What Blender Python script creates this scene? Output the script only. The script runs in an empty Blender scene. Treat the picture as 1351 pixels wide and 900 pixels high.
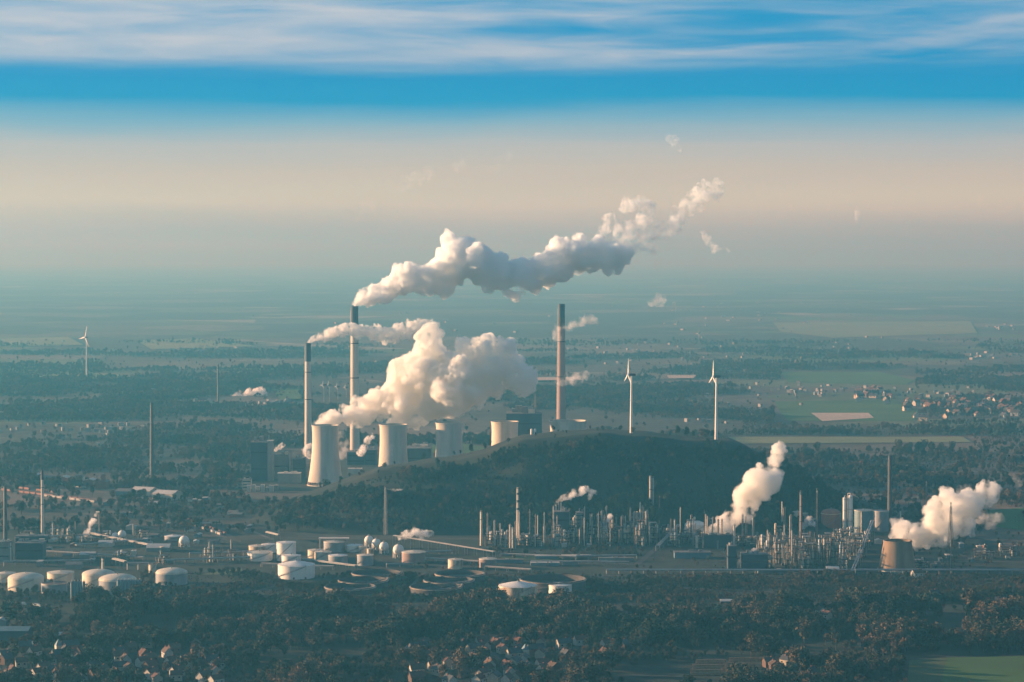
import bpy, math, random
import numpy as np
from mathutils import Vector, noise
random.seed(7)
rng = np.random.default_rng(7)
R_ = math.radians
sc = bpy.context.scene
C = sc.collection

# ---------------------------------------------------------------- camera
CAM_H = 412.0          # metres above the plain
F_PX = 3047.0          # focal length in pixels of the 1351 px wide photograph
PITCH = math.atan(115.0 / F_PX)
cd = bpy.data.cameras.new('camera')
cam = bpy.data.objects.new('camera', cd); C.objects.link(cam)
cam.location = (0, 0, CAM_H)
cam.rotation_euler = (math.pi / 2 - PITCH, 0, 0)
cd.sensor_width = 36.0
cd.angle = 2 * math.atan(675.5 / F_PX)
cd.clip_start = 1.0
cd.clip_end = 250000.0
sc.camera = cam

# ---------------------------------------------------------------- sun and sky
SUN_AZ = R_(103)       # from "towards the camera" (-Y) round to the left (-X)
SUN_EL = R_(9.0)
SUN_DIR = Vector((-math.sin(SUN_AZ) * math.cos(SUN_EL), -math.cos(SUN_AZ) * math.cos(SUN_EL), math.sin(SUN_EL)))
sd = bpy.data.lights.new('sun', 'SUN')
sd.energy = 5.0
sd.angle = R_(0.53)
sd.color = (1.0, 0.86, 0.56)
sun = bpy.data.objects.new('sun', sd); C.objects.link(sun)
sun.rotation_euler = SUN_DIR.to_track_quat('Z', 'Y').to_euler()
sun.location = (0, 3000, 3000)

world = bpy.data.worlds.new('World'); sc.world = world
world.use_nodes = True
wt = world.node_tree; wn = wt.nodes; wl = wt.links
wn.clear()
def W(t, **kw):
    n = wn.new(t)
    for k, v in kw.items(): setattr(n, k, v)
    return n
def wmath(op, a, b=None, c=None, clamp=False):
    n = W('ShaderNodeMath', operation=op); n.use_clamp = clamp
    for i, v in enumerate((a, b, c)):
        if v is None: continue
        if isinstance(v, (int, float)): n.inputs[i].default_value = v
        else: wl.new(v, n.inputs[i])
    return n.outputs[0]
def wmix(f, a, b):
    n = W('ShaderNodeMix', data_type='RGBA')
    for s, v in ((n.inputs[0], f), (n.inputs[6], a), (n.inputs[7], b)):
        if isinstance(v, (int, float)): s.default_value = v
        elif isinstance(v, tuple): s.default_value = (*v, 1)
        else: wl.new(v, s)
    return n.outputs[2]
def wrange(v, a, b, smooth=True):
    n = W('ShaderNodeMapRange', interpolation_type='SMOOTHSTEP' if smooth else 'LINEAR')
    wl.new(v, n.inputs[0]); n.inputs[1].default_value = a; n.inputs[2].default_value = b
    return n.outputs[0]
sky = W('ShaderNodeTexSky', sky_type='NISHITA', sun_disc=False)
sky.sun_elevation = SUN_EL
sky.sun_rotation = math.atan2(SUN_DIR.x, SUN_DIR.y)
sky.altitude = 400; sky.air_density = 1.0; sky.dust_density = 1.2; sky.ozone_density = 3.0
tc = W('ShaderNodeTexCoord')
sp = W('ShaderNodeSeparateXYZ'); wl.new(tc.outputs['Generated'], sp.inputs[0])
Z = sp.outputs[2]
hsv = W('ShaderNodeHueSaturation'); hsv.inputs['Saturation'].default_value = 1.35
wl.new(sky.outputs[0], hsv.inputs['Color'])
base = hsv.outputs[0]
# an upper haze layer seen edge-on near the horizon, then clean air, then thin stretched stratus sheets, all round the horizon
def streak(scale, seed, detail=4, dist=0.0):
    mp = W('ShaderNodeMapping'); wl.new(tc.outputs['Generated'], mp.inputs[0])
    mp.inputs['Scale'].default_value = scale; mp.inputs['Location'].default_value = (seed, seed * .7, seed * 1.3)
    nz = W('ShaderNodeTexNoise'); nz.inputs['Scale'].default_value = 1.0; nz.inputs['Detail'].default_value = detail
    nz.inputs['Roughness'].default_value = .55; nz.inputs['Distortion'].default_value = dist
    wl.new(mp.outputs[0], nz.inputs['Vector'])
    return nz.outputs['Fac']
SKY_S = 0.078
# horizon air, the tan haze layer, and the clean blue band above it (colour by elevation, the same all round)
n0 = streak((4, 4, 60), 3.1, 5, .4)
zj_ = wmath('ADD', Z, wmath('MULTIPLY', wmath('SUBTRACT', n0, 0.5), 0.015))
SKY_LOW = 0.75
rp = W('ShaderNodeValToRGB'); wl.new(wrange(zj_, 0.0, 0.16, False), rp.inputs[0])
SKY_STOPS = [(0.0, (.9, 1.7, 1.9)), (.007, (3.0, 3.6, 3.3)), (.021, (5.4, 5.6, 4.0)), (.036, (4.8, 4.6, 3.75)), (.047, (3.8, 4.2, 4.3)), (.057, (1.6, 3.45, 4.9)), (.067, (.0, 2.45, 5.0)), (.076, (.0, 2.25, 4.9)), (.11, (.1, 2.4, 4.9)), (.16, (.4, 2.6, 4.9))]
el = rp.color_ramp.elements
while len(el) > 1: el.remove(el[-1])
el[0].position = 0; el[0].color = (*[c / 8 for c in SKY_STOPS[0][1]], 1)
for z_, c_ in SKY_STOPS[1:]:
    q = el.new(z_ / .16); q.color = (*[c / 8 for c in c_], 1)
sc6 = W('ShaderNodeVectorMath', operation='SCALE'); sc6.inputs[3].default_value = 8 * SKY_LOW; wl.new(rp.outputs[0], sc6.inputs[0])
col = wmix(wrange(Z, 0.12, 0.40), sc6.outputs[0], base)
# stratus sheets
n1 = streak((3.2, 3.2, 42), 6.6, 4, .3)
n2 = streak((13, 13, 120), 5.7, 7, .8)
sheet = wmath('MULTIPLY', wrange(wmath('ADD', wmath('MULTIPLY', n1, .68), wmath('MULTIPLY', n2, .32)), .34, .68), wrange(zj_, 0.0745, 0.087))
sheet = wmath('MULTIPLY', sheet, wmath('SUBTRACT', 1.0, wmath('MULTIPLY', wrange(Z, .25, .7), .7)))
col = wmix(wmath('MULTIPLY', sheet, .9), col, tuple(c * SKY_LOW for c in (5.0, 5.2, 5.5)))
bg = W('ShaderNodeBackground'); bg.inputs[1].default_value = SKY_S
wl.new(col, bg.inputs[0])
wo = W('ShaderNodeOutputWorld'); wl.new(bg.outputs[0], wo.inputs[0])

# ---------------------------------------------------------------- view and render settings
sc.view_settings.view_transform = 'Standard'
sc.view_settings.look = 'None'
sc.view_settings.exposure = 1.1
sc.view_settings.gamma = 1.0
sc.view_settings.use_curve_mapping = False
sc.render.engine = 'CYCLES'
cy = sc.cycles
cy.use_denoising = True
cy.max_bounces = 24
cy.diffuse_bounces = 2
cy.glossy_bounces = 2
cy.volume_bounces = 20
cy.transparent_max_bounces = 48
cy.use_adaptive_sampling = True
cy.adaptive_threshold = 0.02
cy.caustics_reflective = False
cy.caustics_refractive = False

# ---------------------------------------------------------------- photograph <-> place
CP, SP_ = math.cos(PITCH), math.sin(PITCH)
def ray(px, py):
    u = (px - 675.5) / F_PX; v = (450.0 - py) / F_PX
    return u, CP + v * SP_, -SP_ + v * CP
def G(px, py, z=0.0):
    """point of the plane at height z"""
    x, y, w = ray(px, py); t = (z - CAM_H) / w
    return Vector((x * t, y * t, z))
def P(px, py, Y):
    """point at distance Y ahead of the camera"""
    x, y, w = ray(px, py); t = Y / y
    return Vector((x * t, Y, CAM_H + w * t))
def MPP(Y): return Y / F_PX      # metres per photo pixel at distance Y
def pix(x, y, z):
    dy = y * CP - (z - CAM_H) * SP_
    up = y * SP_ + (z - CAM_H) * CP
    return 675.5 + x / dy * F_PX, 450.0 - up / dy * F_PX

# ---------------------------------------------------------------- materials (procedural)
MATS = {}
def mat(name, c1, c2=None, scale=0.05, rough=0.85, stretch=(1, 1, 1), metal=0.0, lo=.35, hi=.65, bump=0.0, rand=0.0, coord='Object', spec=0.3):
    m = bpy.data.materials.new(name); m.use_nodes = True
    nt = m.node_tree; n = nt.nodes; l = nt.links
    b = n['Principled BSDF']
    b.inputs['Roughness'].default_value = rough; b.inputs['Metallic'].default_value = metal
    b.inputs['Specular IOR Level'].default_value = spec
    c2 = c2 or tuple(v * .75 for v in c1)
    t = n.new('ShaderNodeTexCoord'); mp = n.new('ShaderNodeMapping'); mp.inputs['Scale'].default_value = stretch
    l.new(t.outputs[coord], mp.inputs[0])
    nz = n.new('ShaderNodeTexNoise'); nz.inputs['Scale'].default_value = scale; nz.inputs['Detail'].default_value = 6
    nz.inputs['Roughness'].default_value = .6
    l.new(mp.outputs[0], nz.inputs['Vector'])
    mr = n.new('ShaderNodeMapRange'); mr.inputs[1].default_value = lo; mr.inputs[2].default_value = hi
    l.new(nz.outputs['Fac'], mr.inputs[0])
    mx = n.new('ShaderNodeMix'); mx.data_type = 'RGBA'
    mx.inputs[6].default_value = (*c1, 1); mx.inputs[7].default_value = (*c2, 1)
    if rand:
        oi = n.new('ShaderNodeObjectInfo'); ad = n.new('ShaderNodeMath'); ad.operation = 'MULTIPLY_ADD'; ad.use_clamp = True
        l.new(oi.outputs['Random'], ad.inputs[0]); ad.inputs[1].default_value = rand
        sb = n.new('ShaderNodeMath'); sb.operation = 'SUBTRACT'; l.new(mr.outputs[0], sb.inputs[0]); sb.inputs[1].default_value = rand / 2
        l.new(sb.outputs[0], ad.inputs[2]); l.new(ad.outputs[0], mx.inputs[0])
    else:
        l.new(mr.outputs[0], mx.inputs[0])
    l.new(mx.outputs[2], b.inputs['Base Color'])
    if bump:
        bp = n.new('ShaderNodeBump'); bp.inputs['Strength'].default_value = bump; bp.inputs['Distance'].default_value = 1.0
        l.new(nz.outputs['Fac'], bp.inputs['Height']); l.new(bp.outputs[0], b.inputs['Normal'])
    MATS[name] = m
    return m
mat('concrete', (.66, .59, .49), (.40, .36, .31), .06, .9, (1, 1, .10), lo=.4, hi=.72)
mat('concrete_tan', (.27, .195, .135), (.17, .12, .085), .09, .9, (1, 1, .10), lo=.38, hi=.66)
mat('concrete_rose', (.38, .28, .25), (.26, .19, .17), .05, .9, (1, 1, .1))
mat('chimney_dark', (.085, .085, .11), (.055, .06, .08), .06, .8, (1, 1, .2))
mat('chimney_grey', (.11, .10, .10), (.07, .065, .068), .06, .85, (1, 1, .1))
mat('white_paint', (.80, .77, .70), (.60, .54, .46), .09, .55, (1, 1, .15), lo=.5, hi=.8)
mat('cream_paint', (.72, .64, .50), (.50, .40, .29), .10, .6, (1, 1, .15), lo=.45, hi=.75)
mat('rusty_paint', (.70, .60, .46), (.30, .17, .10), .16, .7, (1, 1, .25), lo=.42, hi=.62)
mat('red_paint', (.34, .15, .10), (.24, .11, .08), .1, .7, (1, 1, .2))
mat('rust_deck', (.16, .11, .09), (.10, .08, .07), .1, .85)
mat('tank_inside', (.10, .10, .10), (.07, .07, .07), .1, .8)
mat('grey_paint', (.34, .35, .36), (.24, .25, .26), .1, .6, (1, 1, .15))
mat('blue_grey', (.16, .22, .27), (.11, .16, .20), .06, .6, (1, 1, .15))
mat('teal_paint', (.17, .24, .26), (.12, .18, .20), .08, .55, (1, 1, .15))
mat('steel', (.30, .30, .30), (.20, .19, .18), .3, .5, metal=.4)
mat('dark_steel', (.07, .07, .075), (.05, .045, .045), .3, .6, metal=.3)
mat('aluminium', (.42, .41, .38), (.28, .27, .26), .2, .6, (1, 1, .2), metal=.15)
mat('light_pipe', (.50, .46, .40), (.34, .30, .26), .1, .8)
mat('clad_pipe', (.42, .42, .41), (.30, .30, .30), .1, .8)
mat('facade_dark', (.065, .085, .11), (.045, .06, .08), .05, .7, (1, 1, .3))
mat('facade_grey', (.26, .26, .26), (.19, .19, .19), .05, .75, (1, 1, .3))
mat('facade_cream', (.66, .59, .47), (.50, .44, .36), .06, .8, (1, 1, .3))
mat('brick', (.30, .13, .09), (.22, .10, .075), .2, .9)
mat('glass_band', (.03, .04, .05), (.05, .06, .07), .3, .15, spec=.6)
mat('roof_grey', (.20, .19, .185), (.13, .125, .125), .08, .85)
mat('roof_light', (.62, .58, .52), (.48, .45, .40), .05, .7)
mat('roof_red', (.13, .062, .048), (.085, .048, .040), .3, .85, rand=.5)
mat('roof_brown', (.12, .075, .055), (.08, .055, .045), .3, .85, rand=.5)
mat('roof_slate', (.075, .075, .08), (.05, .05, .055), .3, .7, rand=.5)
mat('house_white', (.52, .49, .43), (.38, .36, .32), .3, .85)
mat('house_brick', (.15, .09, .07), (.10, .065, .055), .3, .9)
mat('house_cream', (.44, .38, .30), (.34, .29, .23), .3, .85)
mat('asphalt', (.085, .082, .08), (.055, .055, .055), .05, .9)
mat('track_ballast', (.22, .17, .14), (.14, .11, .095), .08, .95)
mat('yard', (.042, .044, .036), (.012, .022, .018), .022, .95, bump=.1)
mat('woodland_floor', (.045, .042, .030), (.022, .028, .020), .02, .95)
mat('grass', (.055, .085, .03), (.085, .10, .04), .02, .95)
mat('green_field', (.075, .145, .030), (.055, .11, .03), .006, .95)
mat('pale_field', (.24, .24, .11), (.17, .19, .085), .004, .95)
mat('bare_field', (.60, .47, .36), (.48, .38, .29), .008, .95)
mat('brown_field', (.20, .135, .10), (.15, .11, .085), .006, .95)
mat('bark', (.085, .065, .05), (.055, .045, .038), .8, .95)
mat('winter_twigs', (.165, .115, .082), (.050, .056, .038), .15, .95, rand=.6)
mat('evergreen', (.035, .055, .030), (.022, .038, .024), .3, .9, rand=.6)
mat('hill_soil', (.030, .030, .022), (.014, .022, .018), .015, .95, bump=.3)
mat('wagon_red', (.28, .12, .09), (.18, .09, .07), .4, .75, rand=.5)
mat('wagon_grey', (.45, .42, .38), (.28, .26, .24), .4, .75, rand=.5)
mat('log_wood', (.42, .26, .15), (.28, .17, .10), .6, .85)

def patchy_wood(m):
    # sunlit and shaded clumps painted in as grove colour: a broad noise looked up at the tree's own place
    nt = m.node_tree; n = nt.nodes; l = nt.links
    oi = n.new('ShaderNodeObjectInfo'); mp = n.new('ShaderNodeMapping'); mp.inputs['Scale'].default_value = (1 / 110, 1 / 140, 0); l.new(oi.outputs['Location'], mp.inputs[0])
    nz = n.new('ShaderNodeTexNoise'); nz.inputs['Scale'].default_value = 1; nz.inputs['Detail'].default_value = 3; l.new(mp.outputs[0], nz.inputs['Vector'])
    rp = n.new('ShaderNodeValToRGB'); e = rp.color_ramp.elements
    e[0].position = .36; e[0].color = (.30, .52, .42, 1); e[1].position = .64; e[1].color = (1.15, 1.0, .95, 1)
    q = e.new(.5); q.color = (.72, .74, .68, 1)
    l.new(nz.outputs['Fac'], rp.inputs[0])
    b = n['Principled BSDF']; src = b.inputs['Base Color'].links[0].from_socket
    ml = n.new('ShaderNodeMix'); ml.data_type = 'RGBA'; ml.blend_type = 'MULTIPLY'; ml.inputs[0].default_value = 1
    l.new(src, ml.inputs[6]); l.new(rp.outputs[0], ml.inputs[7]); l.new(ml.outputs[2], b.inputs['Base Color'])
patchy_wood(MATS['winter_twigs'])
# the plain: a mosaic of woods, pasture, ploughed land, its colours lightened to imitate far haze
def ground_material():
    m = bpy.data.materials.new('ground'); m.use_nodes = True
    nt = m.node_tree; n = nt.nodes; l = nt.links; b = n['Principled BSDF']
    b.inputs['Roughness'].default_value = .95; b.inputs['Specular IOR Level'].default_value = .1
    t = n.new('ShaderNodeTexCoord')
    def mapping(s, rot=0):
        mp = n.new('ShaderNodeMapping'); mp.inputs['Scale'].default_value = s; mp.inputs['Rotation'].default_value = (0, 0, rot)
        l.new(t.outputs['Object'], mp.inputs[0]); return mp.outputs[0]
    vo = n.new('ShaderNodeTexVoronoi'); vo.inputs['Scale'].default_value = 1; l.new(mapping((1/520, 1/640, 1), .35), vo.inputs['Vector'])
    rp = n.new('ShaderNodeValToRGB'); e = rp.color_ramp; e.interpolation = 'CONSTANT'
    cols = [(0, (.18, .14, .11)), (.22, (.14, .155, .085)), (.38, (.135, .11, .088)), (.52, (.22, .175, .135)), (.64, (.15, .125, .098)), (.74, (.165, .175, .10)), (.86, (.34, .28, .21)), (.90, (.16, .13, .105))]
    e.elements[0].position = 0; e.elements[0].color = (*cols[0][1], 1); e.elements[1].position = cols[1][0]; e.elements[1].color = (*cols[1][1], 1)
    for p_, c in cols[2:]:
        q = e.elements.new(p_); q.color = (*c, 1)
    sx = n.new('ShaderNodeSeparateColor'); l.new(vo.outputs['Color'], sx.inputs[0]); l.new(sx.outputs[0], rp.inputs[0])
    # broad woods over the mosaic
    nz = n.new('ShaderNodeTexNoise'); nz.inputs['Scale'].default_value = 1; nz.inputs['Detail'].default_value = 7; nz.inputs['Roughness'].default_value = .55
    l.new(mapping((1/1500, 1/1900, 1)), nz.inputs['Vector'])
    mr = n.new('ShaderNodeMapRange'); mr.inputs[1].default_value = .47; mr.inputs[2].default_value = .52; l.new(nz.outputs['Fac'], mr.inputs[0])
    mx = n.new('ShaderNodeMix'); mx.data_type = 'RGBA'; l.new(mr.outputs[0], mx.inputs[0]); l.new(rp.outputs[0], mx.inputs[6]); mx.inputs[7].default_value = (.10, .088, .070, 1)
    # fine mottling
    n2 = n.new('ShaderNodeTexNoise'); n2.inputs['Scale'].default_value = 1; n2.inputs['Detail'].default_value = 8; n2.inputs['Roughness'].default_value = .7
    l.new(mapping((1/45, 1/45, 1)), n2.inputs['Vector'])
    mr2 = n.new('ShaderNodeMapRange'); mr2.inputs[1].default_value = .25; mr2.inputs[2].default_value = .75; mr2.inputs[3].default_value = .6; mr2.inputs[4].default_value = 1.35
    l.new(n2.outputs['Fac'], mr2.inputs[0])
    ml = n.new('ShaderNodeMix'); ml.data_type = 'RGBA'; ml.blend_type = 'MULTIPLY'; ml.inputs[0].default_value = 1
    cb = n.new('ShaderNodeCombineColor')
    for i in range(3): l.new(mr2.outputs[0], cb.inputs[i])
    l.new(mx.outputs[2], ml.inputs[6]); l.new(cb.outputs[0], ml.inputs[7]); l.new(ml.outputs[2], b.inputs['Base Color'])
    MATS['ground'] = m
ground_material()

# ---------------------------------------------------------------- mesh and scene-graph helpers
class MB:
    """collects shapes, builds ONE mesh object"""
    def __init__(s): s.v = []; s.f = []
    def add(s, v, f):
        k = len(s.v); s.v.extend([tuple(q) for q in v]); s.f.extend([tuple(i + k for i in q) for q in f]); return s
    def box(s, c, d, rz=0.0):
        cx, cy_, cz = c; a, b, h = d[0] / 2, d[1] / 2, d[2] / 2; ca, sa = math.cos(rz), math.sin(rz)
        v = [(cx + x * ca - y * sa, cy_ + x * sa + y * ca, cz + z) for z in (-h, h) for x, y in ((-a, -b), (a, -b), (a, b), (-a, b))]
        return s.add(v, [(3, 2, 1, 0), (4, 5, 6, 7), (0, 1, 5, 4), (1, 2, 6, 5), (2, 3, 7, 6), (3, 0, 4, 7)])
    def lathe(s, prof, n=24, c=(0, 0, 0), cap0=True, cap1=True):
        v = []; f = []
        for r, z in prof:
            for i in range(n):
                a = 2 * math.pi * i / n; v.append((c[0] + r * math.cos(a), c[1] + r * math.sin(a), c[2] + z))
        for j in range(len(prof) - 1):
            for i in range(n):
                k = (i + 1) % n; f.append((j * n + i, j * n + k, (j + 1) * n + k, (j + 1) * n + i))
        if cap0: f.append(tuple(range(n - 1, -1, -1)))
        if cap1: f.append(tuple((len(prof) - 1) * n + i for i in range(n)))
        return s.add(v, f)
    def tube(s, a, b, r0, r1=None, n=6):
        a = Vector(a); b = Vector(b); r1 = r0 if r1 is None else r1
        d = (b - a).normalized(); q = d.to_track_quat('Z', 'Y'); v = []
        for p, r in ((a, r0), (b, r1)):
            for i in range(n):
                w = 2 * math.pi * i / n; v.append(p + q @ Vector((r * math.cos(w), r * math.sin(w), 0)))
        f = [(i, (i + 1) % n, n + (i + 1) % n, n + i) for i in range(n)] + [tuple(range(n - 1, -1, -1)), tuple(range(n, 2 * n))]
        return s.add(v, f)
    def build(s, name, m, parent=None, smooth=False):
        me = bpy.data.meshes.new(name); me.from_pydata(s.v, [], s.f); me.update()
        me.materials.append(MATS[m] if isinstance(m, str) else m)
        if smooth:
            me.polygons.foreach_set('use_smooth', [True] * len(me.polygons))
            try: me.set_sharp_from_angle(angle=R_(38))
            except Exception: pass
        o = bpy.data.objects.new(name, me); C.objects.link(o)
        if parent: o.parent = parent
        return o
KEEP = []              # (x, y, radius) where no tree may stand
def keep(x, y, r): KEEP.append((x, y, r))
def thing(name, label, cat, loc, rz=0.0, group=None, r=0):
    o = bpy.data.objects.new(name, None); C.objects.link(o); o.location = loc; o.rotation_euler = (0, 0, rz)
    o.empty_display_size = 1
    tag(o, label, cat, group)
    if r: keep(loc[0], loc[1], r)
    return o
def tag(o, label=None, cat=None, group=None, kind=None):
    if label: o['label'] = label
    if cat: o['category'] = cat
    if group: o['group'] = group
    if kind: o['kind'] = kind
    return o
def copy_tree(o, parent=None):
    c = o.copy(); C.objects.link(c); c.parent = parent
    for ch in o.children: copy_tree(ch, c)
    return c
def sheet(name, pts, m, z, kind='structure', label=None):
    """flat polygon on the ground, corners given as photo pixels"""
    b = MB(); v = []
    for px, py in pts:
        g = G(px, py); v.append((g.x, g.y, z))
    b.add(v, [tuple(range(len(v)))]); o = b.build(name, m)
    return tag(o, label, None, None, kind)
def strip(name, pts, w, m, z):
    """a road or track along a line of photo pixels, w metres wide"""
    q = [G(*p) for p in pts]; b = MB(); v = []; f = []
    for i, p in enumerate(q):
        a = q[max(0, i - 1)]; c = q[min(len(q) - 1, i + 1)]; d = (c - a).normalized(); nrm = Vector((-d.y, d.x, 0)) * w / 2
        v += [(p.x - nrm.x, p.y - nrm.y, z), (p.x + nrm.x, p.y + nrm.y, z)]
        keep(p.x, p.y, w * .7)
        if i:
            k = 2 * i; f.append((k - 2, k, k + 1, k - 1))
            L = (p - q[i - 1]).length
            for s in np.arange(0, 1, max(.02, 8 / max(L, 1))): keep(*(q[i - 1].lerp(p, s)).xy, w * .7)
    b.add(v, f); return tag(b.build(name, m), kind='structure')

# ---------------------------------------------------------------- the plain, the spoil heap
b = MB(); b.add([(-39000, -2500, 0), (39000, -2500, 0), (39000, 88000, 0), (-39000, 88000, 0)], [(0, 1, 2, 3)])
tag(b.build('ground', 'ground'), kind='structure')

RIDGE = [(300, 690), (340, 674), (380, 661), (440, 640), (500, 618), (560, 609), (600, 604), (640, 595), (665, 585), (690, 576), (730, 573), (790, 569), (850, 572), (900, 578), (965, 581), (985, 589), (1000, 597), (1050, 621), (1100, 645), (1150, 666), (1180, 680)]
YR = 3700.0
_rx = [(p[0] - 675.5) * YR / F_PX for p in RIDGE]
_rz = [max(0, P(p[0], p[1], YR).z) for p in RIDGE]
_f = [(300, 688), (340, 692), (400, 701), (460, 706), (700, 706), (980, 703), (1060, 698), (1130, 688), (1180, 680)]
_fx = [G(*p).x * YR / G(*p).y for p in _f]; _fy = [min(G(*p).y, YR - 60) for p in _f]
def hill_z(x, y):
    h = np.interp(x, _rx, _rz, left=0, right=0)
    if np.isscalar(h) or h.ndim == 0: h = np.asarray(h, float)
    front = np.interp(x, _fx, _fy)
    back = YR + 45 + h / math.tan(R_(33)) + 20
    s = np.clip((y - front) / np.maximum(YR - 45 - front, 1), 0, 1)
    e = np.clip((back - y) / np.maximum(back - YR - 45, 1), 0, 1)
    # two berms on the flank
    sf = s + .035 * np.sin(s * 4 * math.pi) * (s < 1)
    sf = sf * sf * (3 - 2 * sf) * .35 + sf * .65
    z = h * np.minimum(np.clip(sf, 0, 1), e * e * (3 - 2 * e))
    return z
nx, ny = 240, 110
xs = np.linspace(_rx[0] - 30, _rx[-1] + 30, nx); ys = np.linspace(3340, 4100, ny)
X, Y = np.meshgrid(xs, ys)
Zh = hill_z(X, Y)
Nn = np.array([[noise.fractal(Vector((x * .012, y * .012, 3.3)), 1.0, 2.0, 5) for x in xs] for y in ys])
Zh = Zh + Nn * 2.6 * np.clip(Zh / 15, 0, 1)
Zh = np.where(Zh < .3, -.6, Zh)
v = np.stack([X.ravel(), Y.ravel(), Zh.ravel()], 1)
f = [(j * nx + i, j * nx + i + 1, (j + 1) * nx + i + 1, (j + 1) * nx + i) for j in range(ny - 1) for i in range(nx - 1)]
b = MB(); b.v = [tuple(q) for q in v]; b.f = f
tag(b.build('hill', 'hill_soil', smooth=True), kind='structure')
def hill_at(x, y):
    i = np.clip(np.searchsorted(xs, x) - 1, 0, nx - 2); j = np.clip(np.searchsorted(ys, y) - 1, 0, ny - 2)
    return np.maximum(0, Zh[j, i])
# ---------------------------------------------------------------- power station builders
def base_at(px, yb, Y=None, z=0.0):
    if Y is not None:
        p = P(px, yb or 600, Y); return Vector((p.x, Y, z))
    return G(px, yb, z)
def ring(r, z, w, h, n=24):
    b = MB(); return b.lathe([(r, z), (r + w, z), (r + w, z + h), (r, z + h)], n, cap0=False, cap1=False)
def chimney(label, px, yt, yb, wt, wb, m, Y=None, bands=(), rings=3, cap='chimney_dark', group=None, z=0.0):
    """bands: (py_from, py_to, material) painted or clad lengths"""
    g = base_at(px, yb, Y, z); h = P(px, yt, g.y).z - z; k = MPP(g.y)
    t = thing('chimney', label, 'chimney', g, group=group, r=wb * k)
    def rad(zz): return (wb + (wt - wb) * (zz / h) ** .8) * k / 2
    cuts = sorted((P(px, a, g.y).z - z, P(px, c, g.y).z - z, mm) for c, a, mm in [(min(q[0], q[1]), max(q[0], q[1]), q[2]) for q in bands])
    z0 = 0
    def seg(a, c, mm, nm, last=False):
        n = max(2, int((c - a) / 25)); pr = [(rad(a + (c - a) * i / n), a + (c - a) * i / n) for i in range(n + 1)]
        if last: pr += [(rad(c) * .8, c), (rad(c) * .78, c - min(12, h * .1))]
        MB().lathe(pr, 28, cap0=False, cap1=last).build(nm, mm, t, True)
    for a, c, mm in cuts:
        c = min(c, h)
        if a > z0 + .5: seg(z0, a, m, 'shaft')
        seg(a, c, mm, 'cladding', c >= h - .6); z0 = c
    if z0 < h - .6: seg(z0, h, m, 'shaft', True)
    for i in range(rings):
        zz = h * (1 - .02 - i * .24); 
        ring(rad(zz), zz, max(.6, rad(zz) * .14), max(.8, h * .006)).build('gallery', 'dark_steel', t)
    b = MB(); b.tube((-rad(0) - .3, 0, 0), (-rad(h) - .3, 0, h * .97), max(.25, wt * k * .03), n=4); b.build('ladder', 'steel', t)
    return t
def cooling_tower(label, xl, xr, yt, yb, flare=1.3, m='concrete', Y=None, legs=True, group=None, waist=.80, taper=False):
    cx = (xl + xr) / 2
    if Y is None: g = G(cx, yb); Y = g.y
    g = base_at(cx, 600, Y); k = MPP(Y); rt = (xr - xl) / 2 * k; h = P(cx, yt, Y).z; rb = rt * flare
    t = thing('cooling_tower', label, 'cooling tower', g, group=group, r=rb + 8)
    pr = []; z0 = h * .06
    for i in range(25):
        s = i / 24; z = z0 + (h - z0) * s
        if taper: r = rb + (rt - rb) * s ** .85
        else:
            zw = .78; rw = rt * .965
            r = rw * math.sqrt(1 + ((s - zw) / zw) ** 2 * ((rb / rw) ** 2 - 1)) if s < zw else rw + (rt - rw) * ((s - zw) / (1 - zw)) ** 2
        pr.append((r, z))
    inner = [(r - 1.1, z) for r, z in reversed(pr)]
    MB().lathe(pr + inner, 64, cap0=False, cap1=False).build('shell', m, t, True)
    ring(rt - .2, h - 1.6, 1.1, 1.8, 64).build('rim', m, t)
    n = 28; 
    for i in range(n):
        a0 = 2 * math.pi * i / n; b = MB()
        for da in (-.5, .5):
            a1 = a0 + da * 2 * math.pi / n
            b.tube((rb * 1.02 * math.cos(a0), rb * 1.02 * math.sin(a0), 0), (pr[0][0] * math.cos(a1), pr[0][0] * math.sin(a1), z0 + .5), .55, n=5)
        b.build('column', 'concrete_rose', t)
    MB().lathe([(rb * 1.06, 0), (rb * 1.06, 1.6), (rb * 1.02, 1.6), (rb * 1.02, .3)], 48, cap0=False).build('basin', 'concrete', t)
    b = MB()
    for z in (h * .45, h * .75):
        pass
    return t
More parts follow.
